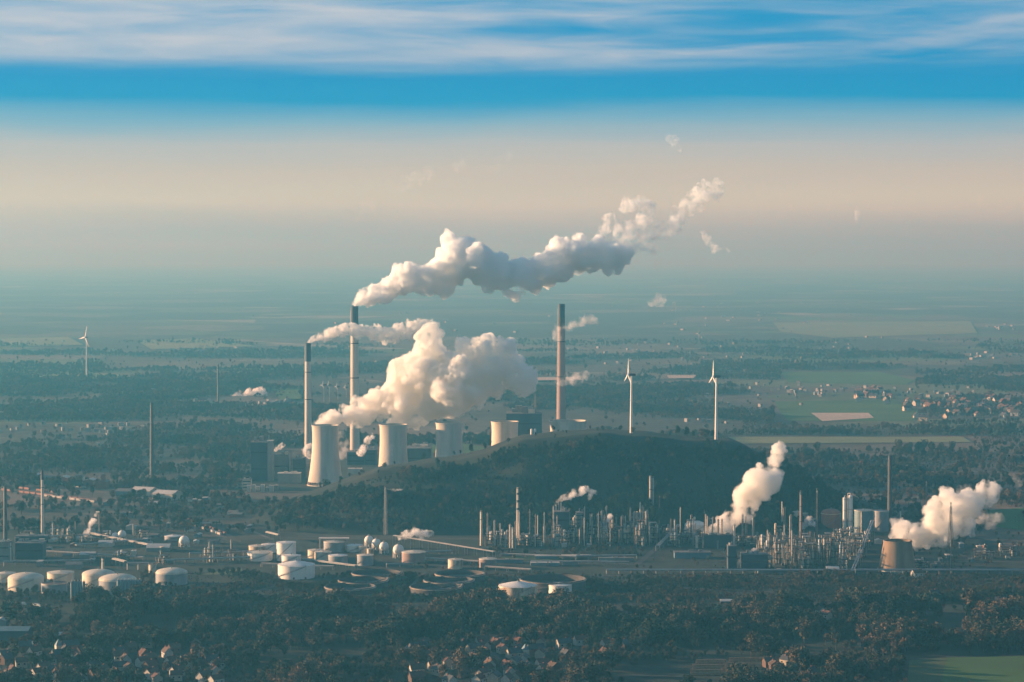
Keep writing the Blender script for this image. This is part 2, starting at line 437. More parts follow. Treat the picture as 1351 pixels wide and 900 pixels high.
def block(label, xl, xr, yt, yb, depth, m='facade_dark', roof='roof_grey', Y=None, name='building', cat='building', bands=0, roofbits=3, rz=0.0, group=None, z=0.0, seed=0, parapet=True):
    """flat-roofed building: walls, parapet roof, window bands, roof plant"""
    cx = (xl + xr) / 2; g = base_at(cx, yb, Y, z); k = MPP(g.y); w = (xr - xl) * k; h = P(cx, yt, g.y).z - z
    h = max(h, 2.5)
    g = g + Vector((0, depth / 2, 0)); r0 = random.Random(seed + int(xl * 7 + yt))
    t = thing(name, label, cat, g, rz, group, r=max(w, depth) * .6)
    MB().box((0, 0, h / 2), (w, depth, h)).build('wall', m, t)
    rf = MB().box((0, 0, h + .35), (w + .8, depth + .8, .7)).build('roof', roof, t)
    for i in range(bands):
        zz = h * (i + .7) / (bands + .3)
        MB().box((0, -depth / 2 - .12, zz), (w * .92, .3, min(2.2, h / (bands * 2.2)))).build('window_band', 'glass_band', t)
        MB().box((-w / 2 - .12, 0, zz), (.3, depth * .9, min(2.2, h / (bands * 2.2)))).build('window_band', 'glass_band', t)
    for i in range(roofbits):
        a, c, e = r0.uniform(.08, .2) * w, r0.uniform(.1, .25) * depth, r0.uniform(.05, .12) * h + 1
        MB().box((r0.uniform(-.38, .38) * w, r0.uniform(-.35, .35) * depth, h + .7 + e / 2), (a, c, e)).build('roof_unit', r0.choice(['facade_grey', 'steel', 'facade_cream']), rf)
    return t
def hall(label, xl, xr, yt, yb, depth, m='facade_grey', roof='roof_light', rz=0.0, group=None, Y=None, rise=.16, name='industrial_hall', along='x', cat='hall'):
    """gable-roofed hall"""
    cx = (xl + xr) / 2; g = base_at(cx, yb, Y); k = MPP(g.y); w = max(3, (xr - xl) * k); h = max(3.0, (P(cx, yt, g.y).z) * .8)
    g = g + Vector((0, depth / 2, 0)); t = thing(name, label, cat, g, rz, group, r=max(w, depth) * .55)
    rs = min(w, depth) * rise
    W2, D2 = w / 2, depth / 2
    if w >= depth: gv = [(-W2, 0), (W2, 0)]
    wall = MB()
    if w >= depth:
        wall.add([(-W2, -D2, 0), (W2, -D2, 0), (W2, D2, 0), (-W2, D2, 0), (-W2, -D2, h), (W2, -D2, h), (W2, D2, h), (-W2, D2, h), (-W2, 0, h + rs), (W2, 0, h + rs)],
                 [(3, 2, 1, 0), (0, 1, 5, 4), (2, 3, 7, 6), (1, 2, 6, 9, 5), (3, 0, 4, 8, 7)])
        rfv = [(-W2 - .5, -D2 - .5, h - .1), (W2 + .5, -D2 - .5, h - .1), (W2 + .5, 0, h + rs + .1), (-W2 - .5, 0, h + rs + .1), (W2 + .5, D2 + .5, h - .1), (-W2 - .5, D2 + .5, h - .1)]
    else:
        wall.add([(-W2, -D2, 0), (W2, -D2, 0), (W2, D2, 0), (-W2, D2, 0), (-W2, -D2, h), (W2, -D2, h), (W2, D2, h), (-W2, D2, h), (0, -D2, h + rs), (0, D2, h + rs)],
                 [(3, 2, 1, 0), (0, 1, 5, 8, 4), (2, 3, 7, 9, 6), (1, 2, 6, 5), (3, 0, 4, 7)])
        rfv = [(-W2 - .5, D2 + .5, h - .1), (-W2 - .5, -D2 - .5, h - .1), (0, -D2 - .5, h + rs + .1), (0, D2 + .5, h + rs + .1), (W2 + .5, -D2 - .5, h - .1), (W2 + .5, D2 + .5, h - .1)]
    wall.build('wall', m, t)
    up = [(x, y, z + .5) for x, y, z in rfv]
    MB().add(rfv + up, [(6, 7, 8, 9), (9, 8, 10, 11), (1, 0, 3, 2), (2, 3, 5, 4), (0, 1, 7, 6), (4, 5, 11, 10)] + ([(1, 2, 8, 7), (2, 4, 10, 8), (3, 0, 6, 9), (5, 3, 9, 11)])).build('roof', roof, t)
    return t
def lattice(label, px, yt, yb, wb, wt, name='lattice_mast', cat='mast', Y=None, m='dark_steel', levels=9, arms=(), group=None, core=False, z=0.0, thick=.8):
    g = base_at(px, yb, Y, z); h = P(px, yt, g.y).z - z; k = MPP(g.y); t = thing(name, label, cat, g, .35, group, r=wb * k)
    a0, a1 = wb * k / 2, wt * k / 2; rr = max(.22, k * .22) * thick
    def cor(s, i):
        a = a0 + (a1 - a0) * s; return Vector((a * (-1, 1, 1, -1)[i], a * (-1, -1, 1, 1)[i], h * s))
    for i in range(4): MB().tube(cor(0, i), cor(1, i), rr * 1.25, rr * .8, 5).build('leg', m, t)
    b = MB()
    for j in range(levels):
        s0, s1 = j / levels, (j + 1) / levels
        for i in range(4):
            n_ = (i + 1) % 4
            b.tube(cor(s0, i), cor(s1, n_), rr * .7, n=4); b.tube(cor(s0, n_), cor(s1, i), rr * .7, n=4); b.tube(cor(s1, i), cor(s1, n_), rr * .7, n=4)
    b.build('bracing', m, t)
    for s, L in arms:
        b = MB(); a = a0 + (a1 - a0) * s; L *= k; zz = h * s
        for sg in (-1, 1):
            b.tube((sg * a, -a * .5, zz), (sg * L, 0, zz + .4), rr * .8, n=4); b.tube((sg * a, a * .5, zz), (sg * L, 0, zz + .4), rr * .8, n=4)
            b.tube((0, 0, zz + 2.5), (sg * L, 0, zz + .5), rr * .8, n=4); b.tube((sg * L, 0, zz), (sg * L, 0, zz - 2.2), rr * .6, n=4)
        b.build('crossarm', m, t)
    if core: 
        MB().tube((0, 0, 0), (0, 0, h * 1.03), a1 * .55 + rr, n=8).build('flare_pipe', 'steel', t)
        MB().lathe([(a1 * .5 + rr, h * 1.03), (a1 * .9 + rr * 1.5, h * 1.045), (a1 * .8 + rr, h * 1.06)], 10).build('burner_tip', 'dark_steel', t)
    return t
def turbine(label, px, yh, yb, Lpx, Y=None, z=0.0, yaw=0.0, spin=0.0, group=None, wt=3.2, far=False):
    g = base_at(px, yb, Y, z); hub = P(px, yh, g.y).z - z; k = MPP(g.y); t = thing('wind_turbine', label, 'wind turbine', g, yaw, group, r=6)
    wm = 'facade_grey' if wt < 1 else 'white_paint'  # small far turbines greyed, the fading by haze put into their colour
    MB().lathe([(wt * k * .62, 0), (wt * k * .3, hub - 1.5)], 20).build('tower', wm, t, True)
    nac = MB().lathe([(1.2, -7), (2.0, -5.5), (2.1, 0), (1.9, 3), (.9, 4.5)], 12).build('nacelle', 'chimney_dark', t, True)
    nac.location = (0, 0, hub); nac.rotation_euler = (math.pi / 2, 0, 0)
    hb = MB().lathe([(1.8, 0), (1.7, 1.4), (.9, 2.8), (.1, 3.3)], 12).build('hub', 'white_paint', t, True)
    hb.location = (0, -4.3, hub); hb.rotation_euler = (math.pi / 2, 0, 0)
    L = Lpx * k; b = MB(); sec = []
    for s, c, th in ((0, 1.3, 1.2), (.06, 1.5, 1.2), (.2, 3.3, .75), (.5, 2.2, .45), (.8, 1.3, .25), (1, .35, .1)):
        sec.append([(-c * .35, -th / 2, s * L), (c * .65, -th * .1, s * L), (c * .2, th / 2, s * L), (-c * .35, th / 2, s * L)])
    v = [q for q_ in sec for q in q_]; f = [(4 * j + i, 4 * j + (i + 1) % 4, 4 * j + 4 + (i + 1) % 4, 4 * j + 4 + i) for j in range(5) for i in range(4)] + [(20, 21, 22, 23)]
    b.add(v, f)
    for q in range(3):
        if q == 0: bl = b.build('blade', wm, t, True); me = bl.data
        else: bl = bpy.data.objects.new('blade', me); C.objects.link(bl); bl.parent = t
        bl.location = (0, -5.8, hub); bl.rotation_euler = (0, spin + q * 2 * math.pi / 3, 0)
    return t

# ---------------------------------------------------------------- tank farm builders
def stair(t, R, h, m='steel', a0=3.6, a1=5.6):
    b = MB(); n = 18
    for i in range(n):
        u0, u1 = a0 + (a1 - a0) * i / n, a0 + (a1 - a0) * (i + 1) / n; r = R + .7
        p = Vector((r * math.cos(u0), r * math.sin(u0), h * i / n)); q = Vector((r * math.cos(u1), r * math.sin(u1), h * (i + 1) / n))
        b.tube(p, q, .32, n=4); b.tube(p + Vector((0, 0, 1.2)), q + Vector((0, 0, 1.2)), .12, n=4)
    return b.build('stairway', m, t)
def tank(label, xl, xr, yt, yb, roof='cone', m='white_paint', rm=None, rise=None, group=None, courses=2):
    cx = (xl + xr) / 2; f0 = G(cx, yb); R = (xr - xl) / 2 * MPP(f0.y); Y = f0.y + R; R = (xr - xl) / 2 * MPP(Y)
    g = base_at(cx, 700, Y); h = max(3, P(cx, yt, Y).z)
    t = thing('storage_tank', label, 'tank', g, random.uniform(-.3, .3), group, r=R + 6)
    MB().lathe([(R, 0), (R, h)], 48, cap0=False, cap1=False).build('shell', m, t, True)
    for i in range(courses):
        zz = h * (i + 1) / (courses + 1); ring(R + .02, zz, .16, .3, 48).build('stiffener_ring', m, t)
    rise = rise if rise is not None else {'cone': .13, 'dome': .28, 'flat': .03}[roof]
    if roof == 'dome': pr = [(R * math.cos(a), h + R * rise * 2 * math.sin(a) * .8) for a in np.linspace(0.0, 1.45, 9)] + [(.05, h + R * rise * 1.6)]
    else: pr = [(R + .15, h), (R * .5, h + R * rise * .6), (.05, h + R * rise)]
    rf = MB().lathe(pr, 48, cap0=False, cap1=False).build('roof', rm or m, t, True)
    ring(R + .05, h - .5, .35, .55, 48).build('rim', 'cream_paint' if m != 'white_paint' else 'white_paint', t)
    MB().lathe([(.8, pr[-1][1] - .5), (.8, pr[-1][1] + 1.2), (1.1, pr[-1][1] + 1.3), (.1, pr[-1][1] + 1.8)], 10).build('vent', 'steel', rf)
    b = MB()
    for i in range(36):
        a0, a1 = 2 * math.pi * i / 36, 2 * math.pi * (i + 1) / 36
        b.tube((R * math.cos(a0), R * math.sin(a0), h + 1.1), (R * math.cos(a1), R * math.sin(a1), h + 1.1), .07, n=3)
        b.tube((R * math.cos(a0), R * math.sin(a0), h), (R * math.cos(a0), R * math.sin(a0), h + 1.1), .06, n=3)
    b.build('railing', 'steel', t)
    stair(t, R, h)
    return t
def open_tank(label, xl, xr, yrim, h, m='cream_paint', deck=.45, group=None):
    cx = (xl + xr) / 2; g = G(cx, yrim, h); R = (xr - xl) / 2 * MPP(g.y); g.z = 0
    t = thing('floating_roof_tank', label, 'tank', g, random.uniform(-.4, .4), group, r=R + 9)
    MB().lathe([(R, 0), (R, h), (R - .5, h), (R - .5, h * deck)], 56, cap0=False, cap1=False).build('shell', m, t, True)
    rf = MB().lathe([(R - .6, h * deck), (R - 3, h * deck + .1), (R - 3.2, h * deck - .4), (.1, h * deck - .2)], 56, cap0=False).build('floating_roof', 'tank_inside', t, True)
    ring(R, h - 1.3, 1.0, .35, 56).build('wind_girder', 'rusty_paint', t)  # painted rim highlight: pale girder colour above the darker shell
    ring(R, h * .55, .5, .3, 56).build('stiffener_ring', m, t)
    MB().tube((R - 1, 0, h), (R * .15, 0, h * deck + .6), .5, n=4).build('rolling_ladder', 'steel', t)
    MB().box((R + .6, 0, h + .7), (2.6, 3.2, 1.6)).build('gauge_platform', 'light_pipe', t)
    stair(t, R, h)
    b = MB()
    for i in range(8):
        a = 2 * math.pi * i / 8 + .3; b.lathe([(.35, 0), (.35, 1.4)], 6, (R * .6 * math.cos(a), R * .6 * math.sin(a), h * deck))
    b.build('roof_vents', 'steel', rf)
    bu = MB().lathe([(R + 5, .05), (R + 8, 2.4), (R + 10, 2.4), (R + 14, .05)], 40, cap0=False, cap1=False).build('embankment', 'grass'); bu.location = g; tag(bu, kind='structure')
    return t
def sphere_tank(label, px, py, rpx, yb, group=None):
    g = G(px, yb); k = MPP(g.y); R = rpx * k; zc = P(px, py, g.y).z; t = thing('sphere_tank', label, 'tank', g, .2, group, r=R + 5)
    MB().lathe([(max(.02, R * math.sin(a)), zc - R * math.cos(a)) for a in np.linspace(0.02, math.pi - .02, 18)], 32).build('sphere', 'white_paint', t, True)
    for i in range(8):
        a = 2 * math.pi * i / 8; MB().tube((R * .98 * math.cos(a), R * .98 * math.sin(a), 0), (R * .98 * math.cos(a), R * .98 * math.sin(a), zc), .45, n=6).build('leg', 'white_paint', t)
    MB().lathe([(1.8, zc + R - .2), (1.8, zc + R + .5), (.4, zc + R + .5), (.4, zc + R + 2)], 10).build('top_platform', 'steel', t)
    b = MB()
    for i in range(10):
        s0, s1 = i / 10, (i + 1) / 10; f_ = lambda s: Vector(((R + 1.2) * math.sin(s * math.pi * .5 + 1.57) , -(R * .5) * (1 - s), (zc + R) * s))
        b.tube(f_(s0), f_(s1), .3, n=4)
    b.build('stairway', 'steel', t)
    return t

# ---------------------------------------------------------------- refinery builders
def column(label, px, yt, yb, w, m='aluminium', plats=4, group=None, kind=None, Y=None):
    """distillation column: shell with domed head and skirt, platforms, ladder, overhead pipe"""
    g = base_at(px, yb, Y); k = MPP(g.y); h = P(px, yt, g.y).z; R = w * k / 2 * (1.0 if w > 4 else .8)
    t = thing('process_column', label, 'column', g, random.uniform(0, 6), group, r=R + 2)
    pr = [(R * 1.15, 0), (R, h * .06)] + [(R, h - R * .8)] + [(R * math.cos(a), h - R * .8 + R * .8 * math.sin(a)) for a in (.5, 1.0, 1.4)] + [(.05, h)]
    MB().lathe(pr, 18).build('shell', m, t, True)
    for i in range(plats):
        zz = h * (i + .8) / plats; ring(R, zz - .3, max(.9, R * .35), .35, 16).build('platform', 'steel', t)
        rl = MB()
        for j in range(12):
            a0, a1 = j * .5236, (j + 1) * .5236; r = R + max(.9, R * .35)
            rl.tube((r * math.cos(a0), r * math.sin(a0), zz + 1.1), (r * math.cos(a1), r * math.sin(a1), zz + 1.1), .09, n=3)
        rl.build('railing', 'steel', t)
    MB().tube((R + .5, 0, 0), (R + .5, 0, h), .28, n=4).build('ladder', 'steel', t)
    b = MB(); b.tube((0, 0, h - .3), (0, 0, h + R * .5 + .6), R * .22, n=6); b.tube((0, 0, h + R * .5 + .5), (-R - .9, 0, h + R * .5 + .2), R * .22, n=6); b.tube((-R - .9, 0, h + R * .5 + .4), (-R - .9, 0, h * .12), R * .22, n=6)
    b.build('overhead_pipe', 'light_pipe', t)
    return t
def stack(label, px, yt, yb, w, m='grey_paint', group=None, Y=None, wb=None): return chimney(label, px, yt, yb, w, wb or w * 1.25, m, Y, rings=2, group=group)
def process_unit(label, xl, xr, yt, yb, depth, seed, group=None, nv=5, levels=4, m='steel'):
    """open steel structure with decks, vessels, exchangers and piping"""
    cx = (xl + xr) / 2; g = G(cx, yb); k = MPP(g.y); w = (xr - xl) * k; h = P(cx, yt, g.y).z; r0 = random.Random(seed)
    g = g + Vector((0, depth / 2, 0)); t = thing('process_unit', label, 'process unit', g, r0.uniform(-.06, .06), group, r=max(w, depth) * .6)
    nx_ = max(2, int(w / 7)); ny_ = max(2, int(depth / 8)); b = MB(); hh = {}
    for i in range(nx_ + 1):
        for j in range(ny_ + 1):
            x, y = -w / 2 + w * i / nx_, -depth / 2 + depth * j / ny_; z = h * r0.choice([.45, .6, .6, .8, 1.0]); b.tube((x, y, 0), (x, y, z), .35, n=4); hh[i, j] = z
    for q in range(levels):
        z = h * (q + 1) / (levels + .5)
        for i in range(nx_): b.tube((-w / 2 + w * i / nx_, -depth / 2, z), (-w / 2 + w * (i + 1) / nx_, -depth / 2, z), .28, n=4); b.tube((-w / 2 + w * i / nx_, depth / 2, z), (-w / 2 + w * (i + 1) / nx_, depth / 2, z), .28, n=4)
    b.build('steel_frame', 'dark_steel', t)
    for q in range(levels):
        z = h * (q + 1) / (levels + .5); a = w * r0.uniform(.35, .8); c = r0.uniform(-.5, .5) * (w - a)
        dk = MB().box((c, 0, z), (a, depth * r0.uniform(.6, .98), .4)).build('deck', r0.choice(['dark_steel', 'steel', 'rust_deck']), t)
    for q in range(nv):
        x, y = r0.uniform(-.45, .45) * w, r0.uniform(-.45, .45) * depth; R = r0.uniform(.8, 2.0); z0 = h * r0.choice([0, .2, .42]); L = r0.uniform(.2, .5) * h + 3
        if r0.random() < .6:
            MB().lathe([(R * .5, z0), (R, z0 + R * .5), (R, z0 + L), (R * .5, z0 + L + R * .5)], 12, (x, y, 0)).build('vessel', r0.choice(['aluminium', 'cream_paint', 'grey_paint', 'white_paint']), t, True)
        else:
            LL = r0.uniform(4, 9); MB().tube((x - LL / 2, y, z0 + R + 1), (x + LL / 2, y, z0 + R + 1), R, n=12).build('drum', r0.choice(['aluminium', 'grey_paint', 'cream_paint']), t, True)
    for q in range(nv):
        b = MB(); x, y, z = r0.uniform(-.5, .5) * w, r0.uniform(-.5, .5) * depth, 0
        for s in range(3):
            x2, z2 = max(-w * .55, min(w * .55, x + r0.uniform(-.4, .4) * w)), h * r0.uniform(.1, .75)
            b.tube((x, y, z), (x, y, z2), .4, n=6); b.tube((x, y, z2), (x2, y, z2), .4, n=6); x, z = x2, z2
        b.build('pipework', r0.choice(['light_pipe', 'aluminium', 'rust_deck']), t)
    return t
def pipe_bridge(label, a, c, z=7.0, n=4, w=7.0, m='light_pipe', za=None, zc=None, group=None, name='pipe_bridge', every=14.0, cat='pipe bridge'):
    p, q = G(*a), G(*c); d = q - p; L = d.length; ang = math.atan2(d.y, d.x)
    t = thing(name, label, cat, p, ang, group)
    for s in np.arange(0, L, 12): keep(*(p.lerp(q, s / L)).xy, w)
    za = z if za is None else za; zc = z if zc is None else zc
    for i in range(n):
        y = -w / 2 + w * (i + .5) / n; MB().tube((0, y, za + .6), (L, y, zc + .6), w / n * .34, n=8).build('pipe', m if i % 3 else 'clad_pipe', t)
    k = int(L / every) + 1
    for i in range(k + 1):
        x = L * i / k; zz = za + (zc - za) * i / k
        MB().tube((x, -w / 2, 0), (x, -w / 2, zz), .3, n=4).tube((x, w / 2, 0), (x, w / 2, zz), .3, n=4).box((x, 0, zz), (.5, w + .8, .5)).build('trestle', 'steel', t)
    MB().box((L / 2, -w / 2 - .4, (za + zc) / 2 - .2), (L * .995, .35, .7)).build('girder', 'steel', t) if za == zc else None
    return t
# ================================================================ POWER STATION
chimney('tallest concrete chimney with violet-grey top and long white smoke plume', 468.3, 404, 594, 9.6, 12.6, 'concrete', bands=[(404, 432, 'chimney_dark')])
chimney('pale concrete chimney with blue-grey top, left of the tallest one', 406.8, 452.5, 602, 7.6, 9.6, 'concrete', bands=[(452.5, 477, 'facade_dark')])
chimney('rose-grey chimney with teal top standing behind the hill crest', 740.6, 401, 594, 8.9, 13.4, 'concrete_rose', bands=[(401, 419, 'facade_dark'), (419, 431, 'chimney_grey')])
cooling_tower('concrete cooling tower standing furthest left, in front of the pale chimney', 411.5, 447.2, 561, 640, 1.30)
cooling_tower('second concrete cooling tower from the left, right of the tallest chimney', 500.5, 537.5, 560, 638, 1.2)
cooling_tower('middle concrete cooling tower of the five behind the hill', 574.8, 610.6, 557.5, 637, 1.2)
cooling_tower('fourth cooling tower, half hidden by the brown hill shoulder', 648, 684, 556, 636, 1.2, Y=4300)
cooling_tower('broadest cooling tower, only its rim showing over the hill crest', 725, 774.6, 555, 630, 1.25, Y=4200)
block('dark boiler house with rooftop plant between cooling towers on the hill line', 668, 715, 546, 636, 70, 'facade_dark', Y=4420, roofbits=9, bands=3)
lattice('thin roof mast above the dark boiler house', 706, 520, 545, 3, .6, Y=4450, z=P(706, 546, 4450).z + .7, levels=7, m='steel')
block('tall dark boiler house at the left end of the power station', 331, 352.5, 584, 634, 55, 'facade_dark', roofbits=4, bands=2)
block('narrow pale stair tower against the tall dark boiler house', 353, 360, 582, 635, 22, 'facade_grey', 'roof_light', roofbits=1)
block('dark boiler block beneath the tallest chimney', 458, 481, 597, 622, 45, 'facade_dark', Y=4500, roofbits=5, bands=2)
block('second dark boiler block left of the second cooling tower', 482, 496, 594, 622, 45, 'facade_dark', Y=4500, roofbits=4, bands=2)
block('low white-fronted building on the slope below the tallest chimney', 459, 477, 619, 623.5, 18, 'facade_cream', 'roof_light', Y=4120, z=18, roofbits=1)
block('long low dark turbine hall between second and middle cooling towers', 536, 568, 592, 630, 60, 'facade_dark', 'roof_grey', Y=4400, roofbits=4, bands=1)
block('small dark switch house left of the middle cooling tower', 545, 567, 588, 630, 40, 'facade_grey', 'roof_grey', Y=4480, roofbits=3)
block('grey coal bunker behind the left cooling tower', 362, 380, 601, 632, 30, 'facade_grey', roofbits=4, bands=1)
block('dark mill building left of the left cooling tower', 384, 402, 606, 633, 34, 'facade_dark', roofbits=3, bands=1)
block('low grey workshop in front of the coal bunker', 366, 396, 625, 638, 24, 'facade_grey', 'roof_light', roofbits=4)
pipe_bridge('inclined coal conveyor above the low grey workshop', (360, 629), (398, 632), za=6, zc=26, n=2, w=6, name='conveyor', cat='conveyor')
lattice('lattice conveyor tower beside the mill building', 384, 594, 634, 4, 2.6, 'conveyor_tower', 'tower', levels=7, m='steel')
block('white house at the outer end of the hill foot road', 313, 319, 634, 643, 14, 'facade_cream', 'roof_light', roofbits=1)
block('cream office block left of the tall dark boiler house', 320, 331, 633, 646, 18, 'facade_cream', 'roof_grey', roofbits=2, bands=3)
for i in range(7):
    block('low pale shed in the yard below the tall dark boiler house', 326 + i * 6 + random.uniform(-1, 1), 330.5 + i * 6, 640 + random.uniform(0, 6), 647 + random.uniform(0, 4), 9, random.choice(['facade_cream', 'facade_grey']), 'roof_light', roofbits=1, group='sheds below the tall dark boiler house', name='shed', cat='shed')
for i, x in enumerate((701.5, 705.8)):
    g = Vector((P(x, 575, (YR + 30)).x, (YR + 30), 0)); z = float(hill_at(g.x, g.y)); k = MPP((YR + 30))
    t = thing('silo', ('left', 'right')[i] + ' one of two small white silos on the hill top', 'silo', (g.x, g.y, z - 1.0))
    hh = P(x, 567, (YR + 30)).z - z + 1
    MB().lathe([(1.75 * k, 0), (1.75 * k, hh), (.9 * k, hh + 1.5)], 20).build('shell', 'white_paint', t, True)
    ring(1.75 * k, hh * .55, .3, .4, 20).build('stiffener_ring', 'steel', t)
# wind turbines on the hill, rotors seen nearly edge-on
for (px, yh, yb, lab) in ((833, 494.5, 580, 'wind turbine on the middle of the hill crest'), (945, 497, 579, 'wind turbine at the right shoulder of the hill')):
    yy = YR; gx = P(px, yb, yy).x; z = float(hill_at(gx, yy)) - .5
    turbine(lab, px, yh, yb, 22, Y=yy, z=z, yaw=R_(-78), spin=R_(4), wt=3.6)
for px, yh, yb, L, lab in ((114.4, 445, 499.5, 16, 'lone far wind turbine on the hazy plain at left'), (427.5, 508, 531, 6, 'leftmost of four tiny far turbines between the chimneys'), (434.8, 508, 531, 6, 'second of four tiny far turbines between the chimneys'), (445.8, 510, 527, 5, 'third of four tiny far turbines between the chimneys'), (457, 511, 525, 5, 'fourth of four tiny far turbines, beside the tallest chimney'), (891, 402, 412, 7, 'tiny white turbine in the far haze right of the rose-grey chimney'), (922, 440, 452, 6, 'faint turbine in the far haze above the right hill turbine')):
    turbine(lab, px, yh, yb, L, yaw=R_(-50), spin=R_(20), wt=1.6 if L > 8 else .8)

# ================================================================ LEFT WORKS
chimney('dark slender chimney standing alone left of the power station', 201, 531, 641, 3.6, 6.0, 'chimney_grey')
chimney('pale slender chimney with dark top in the left works', 56.5, 620, 711, 3.0, 4.6, 'concrete', bands=[(620, 633, 'chimney_dark')])
chimney('dark chimney at the left edge of the photo', 7.5, 641, 716, 3.6, 5.4, 'chimney_grey')
stack('short pale stack in front of the dark edge chimney', 13, 715, 741, 3.4, 'cream_paint')
chimney('far dark chimney above the two distant steam clouds', 288, 481, 536, 1.8, 2.6, 'chimney_grey', rings=1)
stack('short pale stack behind the domed tanks', 136, 736.5, 752, 3, 'cream_paint')
stack('thin dark stack between the edge chimneys and small steam', 100, 688, 707, 1.2, 'chimney_grey')
stack('thin stack right of the small left steam puff', 131.5, 678, 706, 1.0, 'chimney_grey')
for i, (x0, x1, y0, y1, m) in enumerate(((40, 52, 626, 634, 'facade_cream'), (53, 74, 629, 637, 'brick'), (76, 90, 629, 638, 'brick'), (92, 108, 628, 639, 'facade_cream'), (110, 126, 633, 642, 'brick'), (127, 141, 634, 645, 'brick'))):
    hall(('cream shed at the left end of the colliery row', 'long brick hall of the colliery row', 'brick hall with grey roof in mid colliery row', 'cream gabled hall in the colliery row', 'low brick hall near the colliery tower', 'brick hall at the foot of the colliery tower')[i], x0, x1, y0, y1, 26, m, 'roof_grey' if i % 2 else 'roof_light', rz=R_(-6))
block('slim brick winding tower at the colliery', 134, 138.5, 626, 645, 8, 'brick', roofbits=1)
hall('long pale-roofed hall beyond the tracks', 174, 205, 646, 654, 30, 'facade_cream', 'roof_light', rz=R_(-25))
hall('second long pale-roofed hall, nearer and lower', 203, 235, 650, 660, 30, 'facade_cream', 'roof_light', rz=R_(-25))
hall('small blue-grey hall left of the pale-roofed halls', 154, 174, 647, 655, 24, 'blue_grey', 'roof_grey', rz=R_(-14))
hall('small pink-roofed shed by the curved track', 188, 196, 668, 675, 14, 'brick', 'roof_red', rz=R_(-30))
hall('white pointed-roof shed by the rail fan', 201, 212, 683, 691, 14, 'facade_cream', 'roof_light', rise=.4)
hall('long white shed behind the pair of spheres', 166, 178, 694, 699, 14, 'facade_cream', 'roof_light')
hall('white flat hall in front of the pair of spheres', 129, 148, 716, 722, 20, 'facade_cream', 'roof_light')
hall('long white roof in the middle of the left works', 193, 223, 722, 728, 26, 'facade_grey', 'roof_light')
hall('pale hall between the left works roads', 105, 125, 731, 737, 18, 'facade_grey', 'roof_light')
hall('grey hall behind the domed tanks', 86, 107, 744, 751, 16, 'facade_grey', 'roof_grey')
block('long dark boiler house behind the short pale stack', 20, 56, 717, 738, 26, 'facade_dark', 'roof_grey', bands=1, roofbits=5)
block('grey block at the foot of the dark edge chimney', -4, 12, 716, 742, 24, 'facade_grey', 'roof_grey', bands=2, roofbits=3)
block('long dark low building right of the pale slender chimney', 20, 62, 708, 716, 20, 'facade_dark', 'roof_grey', roofbits=4)
for i, (x, y) in enumerate(((163, 682), (171, 684), (249, 662), (256, 664), (263, 665), (270, 664), (277, 663), (222, 697), (228, 698), (26, 693), (40, 690), (191, 719), (197, 722), (175, 734), (120, 741), (70, 705), (84, 712), (96, 714), (113, 716), (64, 729), (52, 748))):
    r0 = random.Random(i)
    block('small pale works building scattered through the left works', x - r0.uniform(1.5, 4), x + r0.uniform(1.5, 4), y - r0.uniform(3, 8), y, r0.uniform(7, 14), r0.choice(['facade_cream', 'facade_grey', 'blue_grey']), r0.choice(['roof_light', 'roof_grey']), roofbits=1, group='small buildings of the left works', name='works_building')
rw = random.Random(31)
for i in range(34):
    x, y = (rw.uniform(0, 330), rw.uniform(694, 744)) if i < 24 else (rw.uniform(100, 320), rw.uniform(655, 690)); w_ = rw.uniform(2, 8)
    hall('low gabled works shed among pipes and tanks of the left works', x - w_, x + w_, y - rw.uniform(3, 6), y, rw.uniform(9, 18), rw.choice(['facade_grey', 'brick', 'blue_grey', 'facade_cream']), rw.choice(['roof_light', 'roof_grey', 'roof_grey']), rz=rw.uniform(-.3, .1), group='low gabled sheds of the left works', name='shed', cat='shed')
sphere_tank('left white sphere tank of the pair in the left works', 152, 707, 4.6, 713.5)
sphere_tank('right white sphere tank of the pair in the left works', 161, 705, 5.4, 712.5)
sphere_tank('lone white sphere tank beside the flat-roofed tank', 243, 713.5, 6.8, 722)
tank('low wide tank with pale roof beside the lone sphere', 217, 240, 707, 714, 'cone', 'grey_paint', 'white_paint')
for lab, x0, x1, yt, yb, rf, m in (
    ('small cream tank at the left edge of the photo', -6, 20, 756, 769, 'cone', 'cream_paint'),
    ('broad cream domed tank second from the left edge', 10, 57, 762, 781, 'dome', 'cream_paint'),
    ('flat-coned cream tank between the two groups of domed tanks', 62, 97, 755, 769, 'cone', 'cream_paint'),
    ('low red-rimmed tank before the flat-coned cream tank', 54, 88, 769, 784, 'flat', 'grey_paint'),
    ('bright cream domed tank behind the left silo row', 108, 151, 757, 777, 'dome', 'cream_paint'),
    ('pale domed tank behind the right silo row', 130, 179, 764, 786, 'dome', 'grey_paint'),
    ('grey-green domed tank at the edge of the wood', 205, 247, 755, 773, 'dome', 'grey_paint'),
    ('small pale tank left of the grey-green domed tank', 196, 206, 745, 756, 'flat', 'cream_paint')):
    tank(lab, x0, x1, yt, yb, rf, m, rm='cream_paint' if rf != 'flat' else 'rust_deck', rise=.17 if rf == 'dome' else None)
